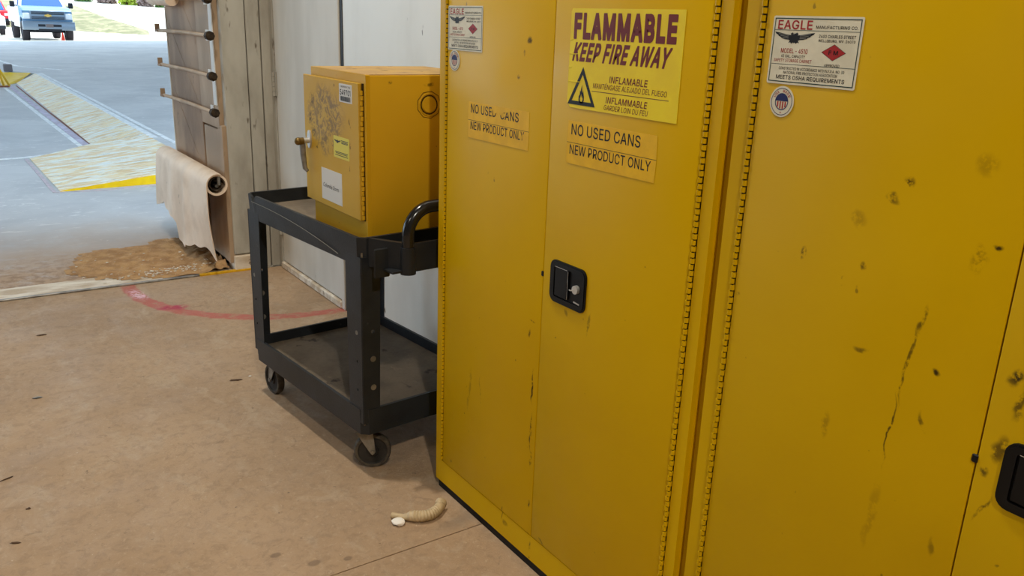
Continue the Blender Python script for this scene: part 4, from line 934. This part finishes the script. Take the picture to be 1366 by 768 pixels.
# caster: wheel, tyre, fork
def caster(cx, cy, ang):
    rw = 0.0625
    ax = Vector((math.cos(ang), math.sin(ang), 0)); fw = Vector((-ax.y, ax.x, 0))
    hub = Vector((cx, cy, rw)); cx, cy = cx+fw.x*0.028, cy+fw.y*0.028
    bm = bm_new(); wt = 0.014
    lathe(bm, [(rw-0.012, -wt), (rw-0.003, -wt), (rw, -wt+0.005), (rw, wt-0.005), (rw-0.003, wt), (rw-0.012, wt)], hub, ax, 32)
    K = cart_obj('caster', bm, 'tread', UC, True); K['label'] = 'worn grey caster tyre'
    bm = bm_new(); lathe(bm, [(0.008, -0.012), (0.018, -0.014), (0.022, -0.009), (rw-0.016, -0.009), (rw-0.011, -0.0135), (rw-0.011, 0.0135), (rw-0.016, 0.009), (0.022, 0.009), (0.018, 0.014), (0.008, 0.012)], hub, ax, 28)
    cart_obj('wheel_disc', bm, 'rubber', K, True)
    bm = bm_new()
    top = Vector((cx, cy, 0.146))
    for s in (1, -1):
        o_ = ax*(0.019*s)
        a = [top + o_ + fw*0.028 - Vector((0, 0, 0.006)), top + o_ - fw*0.030 - Vector((0, 0, 0.006)), hub + o_ - fw*0.010 + Vector((0, 0, 0.0)), hub + o_ - Vector((0, 0, 0.012)), hub + o_ + fw*0.010]
        prism(bm, a, ax*(0.0025*s))
        cyl(bm, hub + o_*0.9, hub + o_*1.35, 0.0075, seg=10)
    box(bm, (cx-0.024, cy-0.03, 0.138), (cx+0.024, cy+0.03, 0.150), 0.003)
    cyl(bm, hub - ax*0.022, hub + ax*0.022, 0.005, seg=8)
    cart_obj('caster_fork', bm, 'steel', K)
caster(0.066, 0.054, R(58)); caster(0.058, 0.805, R(181)); caster(CW-0.075, 0.085, R(40)); caster(CW-0.075, CL-0.085, R(15))
# handle well and push handle at the near end
bm = bm_new()
for a_ in (lambda x: x, lambda x: CW-x):
    prism(bm, [(a_(0.030), 0.001, 0.735), (a_(0.046), 0.004, 0.735), (a_(0.102), -0.100, 0.735), (a_(0.088), -0.112, 0.735)], (0, 0, 0.091))
box(bm, (0.10, -0.128, 0.735), (CW-0.05, -0.118, 0.826), 0.002)
box(bm, (0.045, -0.115, 0.735), (CW-0.045, 0.006, 0.741))
cart_obj('handle_well', bm, 'cart', UC)
bm = bm_new(); box(bm, (0.014, -0.062, 0.712), (0.070, -0.055, 0.806), 0.003); cart_obj('bracket', bm, 'cart', UC)
hy = -0.112; hx0, hx1 = 0.103, CW-0.103; hz_ = 0.932
pts = [(hx0, hy, 0.735), (hx0, hy, 0.82), (hx0, hy, 0.848)]
for i in range(1, 9):
    a = PI/2*i/8; pts.append((hx0 + 0.085*(1-math.cos(a)), hy, 0.848 + 0.084*math.sin(a)))
pr = [(hx0+hx1-p[0], p[1], p[2]) for p in pts[::-1]]
bm = bm_new(); tube(bm, pts + pr, 0.0195, 20); cart_obj('push_handle', bm, 'cart_glossy', UC, True)
for hx in (hx0, hx1):
    bm = bm_new(); lathe(bm, [(0.0198, 0), (0.0245, 0), (0.0235, 0.085), (0.0198, 0.085)], (hx, hy, 0.728), (0, 0, 1), 20)
    cart_obj('handle_socket', bm, 'cart', UC, True)

# ------------------------------------------------------------------ small yellow cabinet on the cart
BX0, BX1, BY0, BY1, BZ0, BZ1 = 1.117, 1.560, 2.412, 2.848, 0.7795, 1.315
bo = ((BX0+BX1)/2, (BY0+BY1)/2, BZ0)
M['yellow3'] = yellow_paint('dusty_yellow_box_enamel', (216, 168, 34), (206, 158, 26), [((1.34-bo[0], BY0-bo[1], 1.285-bo[2]), (0.03, 0.02, 0.008), (0, 0, 0), 0.7), ((1.20-bo[0], BY0-bo[1], 1.29-bo[2]), (0.012, 0.02, 0.008), (0, 0, 0), 0.7)], 0.42)
M['yellow_top'] = simple('dust_covered_yellow_top', (180, 146, 100), (196, 160, 96), 0.8, scale=9, speck=(112, 86, 60), speck_t=(0.64, 0.70), speck_scale=22)
M['yellow_door'] = yellow_paint('scuffed_yellow_box_door', (208, 166, 56), (198, 154, 44),
    [((1.10-bo[0], y-bo[1], z-bo[2]), (0.05, ry, rz_), (a, 0, 0), f) for y, z, ry, rz_, a, f in
     ((2.80, 1.21, .028, .03, 0, .9), (2.82, 1.15, .02, .03, .3, 1), (2.79, 1.10, .02, .02, 0, 1), (2.74, 1.18, .02, .03, .6, .7), (2.69, 1.09, .03, .018, .2, .8), (2.77, 1.05, .012, .01, 0, 1), (2.50, 1.16, .006, .02, -.3, .9), (2.50, 1.09, .008, .016, -.4, .9), (2.62, 1.27, .006, .01, -.4, .8), (2.51, 1.02, .004, .012, 0, .8))],
    0.5, scuff=((1.10-bo[0], 2.69-bo[1], 1.155-bo[2]), (0.1, 0.17, 0.13)))
B = thing('small_safety_cabinet', 'small yellow cabinet with a scuffed door on top of the black cart', 'cabinet', bo)
bm = bm_new(); box(bm, (BX0+0.012, BY0, BZ0), (BX1, BY1, BZ1-0.002), 0.004, seg=2); obj('body', bm, 'yellow3', B, True)
bm = bm_new(); P = Plane((BX0+0.014, BY1, 0), (0, -1, 0), (0, 0, 1)); WB_ = BY1-BY0
plate(bm, P, rrect(0.0, BZ0, WB_, BZ1, 0.003, 2), (rrect(0.040, BZ0+0.110, WB_-0.030, BZ1-0.045, 0.004, 2),), t=0.014); obj('front_frame', bm, 'yellow3', B)
bm = bm_new(); box(bm, (BX0+0.004, BY0+0.004, BZ1-0.002), (BX1-0.004, BY1-0.004, BZ1+0.0005)); obj('top_panel', bm, 'yellow_top', B)
# door, hinged on its right edge, standing slightly ajar
dang = R(0.8)
hp = Vector((BX0-0.004, BY0+0.028, 0))
DM = Matrix.Translation(hp) @ Matrix.Rotation(dang, 4, 'Z') @ Matrix.Translation(-hp)
dz0, dz1, dl = 0.862, 1.288, BY0+0.028+0.430
bm = bm_new(); box(bm, (BX0-0.014, hp.y-0.004, dz0), (BX0-0.004, dl, dz1), 0.0015); bmesh.ops.transform(bm, matrix=DM, verts=bm.verts); BD = obj('door', bm, 'yellow_door', B)
bm = bm_new(); z = dz0+0.004; i = 0
while z < dz1-0.02:
    cyl(bm, (BX0-0.005, hp.y-0.009+(0.0015 if i % 2 else -0.0015), z), (BX0-0.005, hp.y-0.009+(0.0015 if i % 2 else -0.0015), z+0.0135), 0.005, seg=8); z += 0.0155; i += 1
obj('hinge', bm, 'yellow3', B, True)
bm = bm_new(); box(bm, (BX0-0.002, hp.y-0.015, dz0), (BX0+0.001, hp.y-0.003, dz1)); obj('hinge_leaf', bm, 'hinge_dark', B)
PD = Plane(DM @ Vector((BX0-0.014, dl, 0)), DM.to_3x3() @ Vector((0, -1, 0)), (0, 0, 1))
def on_door(ya, yb, z0, z1): return (dl-ya, dl-yb, z0, z1)
# inventory tag
x0, x1, z0, z1 = on_door(2.560, 2.468, 1.230, 1.283)
x0, x1, z0, z1 = dl-2.575, dl-2.480, 1.222, 1.279
bm = bm_new(); plate(bm, PD, rrect(x0, z0, x1, z1, 0.003, 2), t=0.0005); TG = obj('inventory_tag', bm, 'paper', BD); TG['label'] = 'white inventory tag 549701 with barcode'
bm = bm_new(); w_ = x1-x0; h_ = z1-z0
text(bm, PD, '549701', x0+w_*.08, x1-w_*.10, z0+h_*.38, z0+h_*.70, 0.0009, 0.018)
text(bm, PD, 'PROPERTY TAG', x0+w_*.16, x1-w_*.12, z0+h_*.80, z0+h_*.90, 0.0009, 0.01)
xx = x0+w_*.10; random.seed(3)
while xx < x1-w_*.12:
    bw = random.choice((0.0012, 0.002, 0.003)); poly(bm, PD, [(xx, z0+h_*.07), (xx+bw, z0+h_*.07), (xx+bw, z0+h_*.33), (xx, z0+h_*.33)], 0.0009); xx += bw + random.choice((0.0009, 0.0014))
obj('tag_print', bm, 'print_black', BD)
# pale yellow label
x0, x1, z0, z1 = dl-2.628, dl-2.508, 1.040, 1.110; w_ = x1-x0; h_ = z1-z0
bm = bm_new(); plate(bm, PD, rrect(x0, z0, x1, z1, 0.003, 2), t=0.0005); o = obj('yellow_label', bm, 'sticker_pale_yellow', BD); o['label'] = 'pale yellow label with a small dark eagle'
bm = bm_new(); eagle_shape(bm, PD, x0+w_*.04, x0+w_*.48, z0+h_*.68, z0+h_*.84, 0.0009)
flat(bm, PD, [(x0+w_*a, z0+h_*b) for a, b in ((.5, .83), (.95, .83), (.95, .86), (.5, .86))], 0.0009)
for v, a, b in ((.76, .52, .93), (.71, .52, .93), (.27, .1, .92), (.21, .15, .88), (.12, .1, .92)): flat(bm, PD, [(x0+w_*a, z0+h_*v), (x0+w_*b, z0+h_*v), (x0+w_*b, z0+h_*(v+.028)), (x0+w_*a, z0+h_*(v+.028))], 0.0009)
obj('label_print', bm, 'print_black', BD)
# white paper note
x0, x1, z0, z1 = dl-2.735, dl-2.570, 0.883, 0.990; w_ = x1-x0; h_ = z1-z0
bm = bm_new(); plate(bm, PD, [(x0, z0), (x1, z0), (x1, z1), (x0, z1)], t=0.0005); o = obj('paper_note', bm, 'paper', BD); o['label'] = 'white paper note'
bm = bm_new(); text_builtin(bm, PD, 'Columbia Storm', x0+w_*.07, x1-w_*.16, z0+h_*.40, z0+h_*.54, 0.0009, 0.3); obj('note_print', bm, 'print_black', BD)
# lever handle
hx, hz0 = dl-2.826, 1.072
bm = bm_new(); plate(bm, PD, circ(hx, hz0, 0.015, 20, 0.031), t=0.006)
c = bm; cyl(bm, PD.p(hx, hz0-0.004, 0.004), PD.p(hx, hz0-0.006, 0.030), 0.010, 0.009, seg=14); obj('handle_rose', bm, 'chrome', BD, True)
bm = bm_new(); cyl(bm, PD.p(hx, hz0-0.006, 0.026), PD.p(hx, hz0-0.006, 0.040), 0.013, 0.012, seg=16); bmesh.ops.create_uvsphere(bm, u_segments=12, v_segments=8, radius=0.0135, matrix=Matrix.Translation(PD.p(hx, hz0-0.006, 0.044))); obj('handle_knob', bm, 'brass', BD, True)
bm = bm_new(); tube(bm, [PD.p(hx-0.004, hz0-0.008, 0.028), PD.p(hx+0.0, hz0-0.05, 0.028), PD.p(hx+0.004, hz0-0.10, 0.024), PD.p(hx+0.012, hz0-0.108, 0.018)], 0.006, 10, radii=[0.011, 0.010, 0.0085, 0.006]); obj('handle_lever', bm, 'steel', BD, True)
# vent knockout on the side
PS = Plane((1.335, BY0, 1.222), (1, 0, 0), (0, 0, 1))
bm = bm_new(); lathe(bm, [(0.030, 0), (0.034, 0.003), (0.037, 0)], tuple(PS.o), (0, -1, 0), 24); lathe(bm, [(0.0, 0.0), (0.0, 0.004), (0.024, 0.005), (0.027, 0)], tuple(PS.o), (0, -1, 0), 24); obj('vent_bung', bm, 'yellow3', B, True)
bm = bm_new(); pts = [PS.p(0.043*math.cos(2*PI*i/9), 0.043*math.sin(2*PI*i/9), 0.0006) for i in range(9)]; tube(bm, pts + [pts[0]], 0.0009, 5, cap=False)
lathe(bm, [(0.0275, 0.0), (0.0275, 0.0024), (0.0300, 0.0024), (0.0300, 0.0)], tuple(PS.o), (0, -1, 0), 24); obj('vent_outline', bm, 'hinge_dark', B)

# ------------------------------------------------------------------ litter on the floor
HS = thing('hose_piece', 'short bent piece of ribbed cream hose on the floor by the cabinet', 'hose', (1.10, 2.02, 0))
path = [(1.030, 2.083), (1.046, 2.066), (1.064, 2.047), (1.083, 2.030), (1.102, 2.018), (1.122, 2.013), (1.142, 2.017), (1.160, 2.027), (1.176, 2.040), (1.186, 2.050)]
fine = []; 
for i in range(91):
    t = i/90*(len(path)-1); a = min(int(t), len(path)-2); f = t-a
    p0 = Vector(path[max(a-1, 0)]); p1 = Vector(path[a]); p2 = Vector(path[a+1]); p3 = Vector(path[min(a+2, len(path)-1)])
    q = 0.5*((2*p1) + (p2-p0)*f + (2*p0-5*p1+4*p2-p3)*f*f + (3*p1-p0-3*p2+p3)*f**3); fine.append(q)
rad_ = []
for i in range(91):
    s = i/90; b = 0.0095 + 0.007*min(1, max(0, (s-0.18)/0.12)) + (0.002 if s > 0.95 else 0)
    rad_.append(b + (0.0014*math.sin(i*PI*0.5) if 0.24 < s < 0.74 else 0))
bm = bm_new(); tube(bm, [(p.x, p.y, r_) for p, r_ in zip(fine, rad_)], 0.01, 16, cap=True, radii=rad_); obj('hose_body', bm, 'hose', HS, True)
bm = bm_new(); e = fine[-1]; d = (fine[-1]-fine[-4]).normalized(); lathe(bm, [(0.012, 0), (0.0185, 0), (0.0185, 0.004), (0.012, 0.004)], (e.x, e.y, 0.0186), (d.x, d.y, 0), 18); obj('hose_mouth', bm, 'hose', HS, True)
def blob(name, label, cat, mat, x, y, rx, ry, rz_, seed, n=9, rot=0.0):
    bm = bm_new(); rnd = random.Random(seed)
    bmesh.ops.create_icosphere(bm, subdivisions=2, radius=1.0)
    for v in bm.verts:
        k_ = 1 + 0.6*noise.noise(v.co*2.2 + Vector((seed, 0, 0))); q = Vector((v.co.x*rx*k_, v.co.y*ry*k_, 0)); q.rotate(Matrix.Rotation(rot, 3, 'Z'))
        v.co = Vector((x + q.x, y + q.y, rz_ + max(-1, v.co.z*k_)*rz_))
    zm = min(v.co.z for v in bm.verts)
    for v in bm.verts: v.co.z -= zm
    return single(name, label, cat, bm, mat, (x, y, 0), True)
blob('paper_scrap', 'crumpled white scrap next to the hose piece', 'litter', 'paper_scrap', 1.031, 2.041, 0.020, 0.019, 0.008, 3)
blob('wood_chip', 'dark wood chip on the floor left of the cart caster', 'litter', 'wood_chip', 0.938, 3.353, 0.024, 0.008, 0.002, 5, rot=R(-18))
blob('wood_chip', 'dark wood chip on open floor at the far left', 'litter', 'wood_chip', 0.321, 4.308, 0.022, 0.007, 0.002, 6, rot=R(-6))
blob('metal_scrap', 'small bluish scrap on the floor at the left', 'litter', 'steel', 0.22, 3.559, 0.016, 0.008, 0.003, 8)
blob('paper_scrap', 'tiny white fleck on the floor beside the far front caster', 'litter', 'paper_scrap', 1.00, 3.36, 0.006, 0.005, 0.003, 9)
blob('leaf_scrap', 'thin brown twig scrap by the left edge of the photo', 'litter', 'wood_chip', 0.06, 2.93, 0.022, 0.003, 0.002, 11, rot=R(20))
blob('leaf_scrap', 'curled brown leaf scrap low at the left edge', 'litter', 'wood_chip', 0.05, 2.52, 0.014, 0.004, 0.002, 12, rot=R(-30))
blob('leaf_scrap', 'brown leaf crumb below the twig scrap at the left', 'litter', 'wood_chip', 0.10, 2.70, 0.007, 0.005, 0.002, 13)

# ------------------------------------------------------------------ pickup truck outdoors
TX, TY = 4.98, 42.15
TRK = thing('pickup_truck', 'silver-blue pickup truck parked facing the loading door', 'truck', (TX, TY, 0))
def tb(name, mat, a, b, bev=0.0, parent=None, seg=1):
    bm = bm_new(); box(bm, (TX+a[0], TY+a[1], a[2]), (TX+b[0], TY+b[1], b[2]), bev, seg=seg); return obj(name, bm, mat, parent or TRK, bev > 0)
bm = bm_new()
prism(bm, [(TX-0.94, TY+0.10, 0.80), (TX-0.94, TY+0.08, 1.24), (TX-0.94, TY+0.30, 1.36), (TX-0.94, TY+1.45, 1.46), (TX-0.94, TY+1.5, 0.62), (TX-0.94, TY+1.36, 0.62), (TX-0.94, TY+1.25, 0.90), (TX-0.94, TY+1.0, 1.02), (TX-0.94, TY+0.6, 1.02), (TX-0.94, TY+0.36, 0.88)], (1.88, 0, 0))
bmesh.ops.bevel(bm, geom=list(bm.edges), offset=0.03, segments=2, affect='EDGES'); obj('front_body', bm, 'truck_body', TRK, True)
bm = bm_new()
for s in (-1, 1):
    pass
A4 = [(-0.90, 1.42, 1.42), (0.90, 1.42, 1.42), (0.76, 2.12, 1.93), (-0.76, 2.12, 1.93)]
B4 = [(-0.93, 3.75, 1.42), (0.93, 3.75, 1.42), (0.78, 3.6, 1.95), (-0.78, 3.6, 1.95)]
va = [bm.verts.new((TX+p[0], TY+p[1], p[2])) for p in A4]; vb = [bm.verts.new((TX+p[0], TY+p[1], p[2])) for p in B4]
bm.faces.new(va); bm.faces.new(vb[::-1])
for i in range(4): bm.faces.new((va[i], vb[i], vb[(i+1) % 4], va[(i+1) % 4]))
obj('cab_roof', bm, 'truck_white', TRK)
tb('cab_body', 'truck_white', (-0.95, 1.46, 0.55), (0.95, 3.78, 1.43), 0.03)
bm = bm_new(); prism(bm, [(TX-0.80, TY+1.43, 1.45), (TX+0.80, TY+1.43, 1.45), (TX+0.68, TY+2.06, 1.90), (TX-0.68, TY+2.06, 1.90)], (0, -0.012, 0.012)); obj('windscreen', bm, 'car_glass', TRK)
for s in (-1, 1):
    bm = bm_new(); prism(bm, [(TX+s*0.915, TY+1.75, 1.46), (TX+s*0.925, TY+3.55, 1.46), (TX+s*0.81, TY+3.45, 1.86), (TX+s*0.80, TY+2.25, 1.86)], (s*0.02, 0, 0)); obj('side_window', bm, 'car_glass', TRK)
    tb('mirror_arm', 'car_dark', (s*0.93, 1.60, 1.42), (s*1.08, 1.66, 1.46))
    tb('side_mirror', 'car_dark', (s*1.04, 1.54, 1.38), (s*1.22, 1.70, 1.62), 0.02)
    tb('headlight', 'lamp_clear', (s*0.66, 0.03, 0.92), (s*0.93, 0.2, 1.16), 0.02)
    tb('fog_lamp', 'lamp_amber' if s > 0 else 'lamp_clear', (s*0.62, -0.12, 0.60), (s*0.76, 0.0, 0.70), 0.01)
tb('bed', 'truck_white', (-0.97, 3.82, 0.72), (0.97, 5.9, 1.40), 0.03)
GR = tb('grille_frame', 'car_chrome', (-0.66, 0.0, 0.90), (0.66, 0.12, 1.26), 0.015)
tb('grille_opening', 'car_dark', (-0.62, -0.01, 1.11), (0.62, 0.02, 1.22), 0, GR); tb('grille_opening', 'car_dark', (-0.62, -0.01, 0.93), (0.62, 0.02, 1.035), 0, GR)
for zc in (0.965, 1.0, 1.145, 1.185): tb('grille_bar', 'car_chrome', (-0.62, -0.02, zc), (0.62, -0.008, zc+0.010), 0, GR)
bm = bm_new(); P = Plane((TX-0.0, TY-0.03, 1.072), (1, 0, 0), (0, 0, 1))
plate(bm, P, [(-.14, -.035), (-.055, -.035), (-.055, -.06), (.055, -.06), (.055, -.035), (.14, -.035), (.12, .035), (.04, .035), (.04, .06), (-.04, .06), (-.04, .035), (-.12, .035)], t=0.02); obj('front_badge', bm, 'gold', GR)
BP = tb('bumper', 'car_chrome', (-0.99, -0.14, 0.48), (0.99, 0.14, 0.84), 0.03, seg=2)
tb('bumper_opening', 'car_dark', (-0.42, -0.15, 0.62), (-0.15, -0.13, 0.72), 0, BP); tb('bumper_opening', 'car_dark', (0.15, -0.15, 0.62), (0.46, -0.13, 0.72), 0, BP)
tb('bumper_opening', 'car_dark', (-0.42, -0.15, 0.44), (0.46, -0.10, 0.53), 0, BP)
tb('number_plate', 'block', (-0.13, -0.165, 0.60), (0.15, -0.145, 0.73), 0, BP)
for x, y in ((-0.83, 0.82), (0.83, 0.82), (-0.83, 4.7), (0.83, 4.7)):
    bm = bm_new(); lathe(bm, [(0.22, -0.14), (0.38, -0.14), (0.41, -0.10), (0.41, 0.10), (0.38, 0.14), (0.22, 0.14)], (TX+x, TY+y, 0.41), (1, 0, 0), 26); W_ = obj('wheel', bm, 'tyre', TRK, True)
    bm = bm_new(); cyl(bm, (TX+x-0.11, TY+y, 0.41), (TX+x+0.11, TY+y, 0.41), 0.225, seg=20); obj('hub', bm, 'car_chrome', W_)
tb('axle', 'car_dark', (-0.7, 0.75, 0.36), (0.7, 0.88, 0.46), 0.02)
tb('chassis', 'car_dark', (-0.5, 0.3, 0.45), (0.5, 5.6, 0.62))
bm = bm_new(); box(bm, (TX+0.32, TY-0.42, 0.0), (TX+0.56, TY-0.18, 0.02)); cyl(bm, (TX+0.44, TY-0.30, 0.02), (TX+0.44, TY-0.30, 0.40), 0.09, 0.025, seg=16)
single('traffic_cone', 'small red cone on the ground under the truck bumper', 'cone', bm, 'cone', (TX+0.44, TY-0.30, 0), True)
# cars cut by the left edge of the photograph
def small_car(label, x, y, body, z=0.0, s=1.0):
    K = thing('parked_car', label, 'car', (x, y, z))
    def cb(name, mat, a, b, bev=0.0):
        bm = bm_new(); box(bm, (x+a[0]*s, y+a[1]*s, z+a[2]*s), (x+b[0]*s, y+b[1]*s, z+b[2]*s), bev); return obj(name, bm, mat, K, bev > 0)
    cb('body', body, (-0.88, 0, 0.32), (0.88, 4.2, 0.92), 0.08)
    bm = bm_new()
    a_ = [(-0.80, 0.9, 0.9), (0.80, 0.9, 0.9), (0.64, 1.5, 1.45), (-0.64, 1.5, 1.45)]; b_ = [(-0.80, 3.6, 0.9), (0.80, 3.6, 0.9), (0.64, 3.1, 1.45), (-0.64, 3.1, 1.45)]
    va = [bm.verts.new((x+p[0]*s, y+p[1]*s, z+p[2]*s)) for p in a_]; vb = [bm.verts.new((x+p[0]*s, y+p[1]*s, z+p[2]*s)) for p in b_]
    bm.faces.new(va); bm.faces.new(vb[::-1])
    for i in range(4): bm.faces.new((va[i], vb[i], vb[(i+1) % 4], va[(i+1) % 4]))
    obj('cab', bm, body, K)
    bm = bm_new(); prism(bm, [(x-0.68*s, y+0.93*s, z+0.95*s), (x+0.68*s, y+0.93*s, z+0.95*s), (x+0.58*s, y+1.42*s, z+1.40*s), (x-0.58*s, y+1.42*s, z+1.40*s)], (0, -0.02, 0.01)); obj('windscreen', bm, 'car_glass', K)
    cb('bumper', 'car_dark', (-0.86, -0.05, 0.30), (0.86, 0.06, 0.46), 0.02)
    for q in (-1, 1):
        cb('headlight', 'lamp_clear', (q*0.60, -0.02, 0.62), (q*0.84, 0.1, 0.76), 0.01)
        for yy in (0.8, 3.4):
            bm = bm_new(); lathe(bm, [(0.05, -0.1), (0.31, -0.1), (0.31, 0.1), (0.05, 0.1)], (x+q*0.76*s, y+yy*s, z+0.31*s), (1, 0, 0), 20); obj('wheel', bm, 'tyre', K, True)
    return K
small_car('white car with a blue windscreen at the left edge of the photo', 3.15, 50.0, 'truck_white')
small_car('red car behind the white car at the left edge of the photo', 4.3, 61.0, 'red_car', hz(0, 61), 1.0)

# ------------------------------------------------------------------ shrubs at the top of the far slope
def shrub(label, x, y, z, rx, rz_, mat, seed, n=520, sz=0.30):
    rnd = random.Random(seed); K = thing('shrub', label, 'shrub', (x, y, z))
    bm = bm_new()
    for i in range(n):
        v = Vector((rnd.gauss(0, 1), rnd.gauss(0, 1), rnd.gauss(0, 1))).normalized() * (rnd.random()**0.4)
        p = Vector((x + v.x*rx, y + v.y*rx*0.7, z + rz_*0.9 + v.z*rz_)); 
        a = Vector((rnd.uniform(-1, 1), rnd.uniform(-1, 1), rnd.uniform(-1, 1))).normalized(); b = a.orthogonal().normalized(); s_ = sz*rnd.uniform(0.6, 1.3)
        bm.faces.new([bm.verts.new(q) for q in (p - a*s_, p - b*s_*0.45, p + a*s_, p + b*s_*0.45)])
    f = obj('foliage', bm, mat, K); f['kind'] = 'stuff'
    bm = bm_new()
    for i in range(4): tube(bm, [(x, y, z), (x + rnd.uniform(-.4, .4)*rx, y, z + rz_*0.9)], 0.07, 6, radii=[0.08, 0.03])
    obj('stem', bm, 'wood_chip', K)
for lb, x, y, z, rx, rz_, mt, sd in (
    ('dull green shrub nearest the truck on the far slope', 16.2, 106.4, 2.2, 1.0, 1.3, 'leaf_green', 1),
    ('dry mauve shrub left of the lime bush on the far slope', 18.3, 105.0, 1.95, 0.95, 1.1, 'leaf_mauve', 2),
    ('bright lime bush on the far slope', 20.2, 103.6, 1.72, 0.9, 1.4, 'leaf_lime', 3),
    ('dry mauve shrub right of the lime bush on the far slope', 21.7, 102.4, 1.55, 0.75, 1.2, 'leaf_mauve', 4),
    ('green shrub right of the lime bush on the far slope', 23.2, 101.4, 1.40, 0.8, 1.7, 'leaf_green', 5),
    ('rightmost green shrub on the far slope beside the door jamb', 25.0, 100.4, 1.25, 0.9, 1.9, 'leaf_green', 6)):
    shrub(lb, x, y, z - 0.45, rx*1.12, rz_, mt, sd)
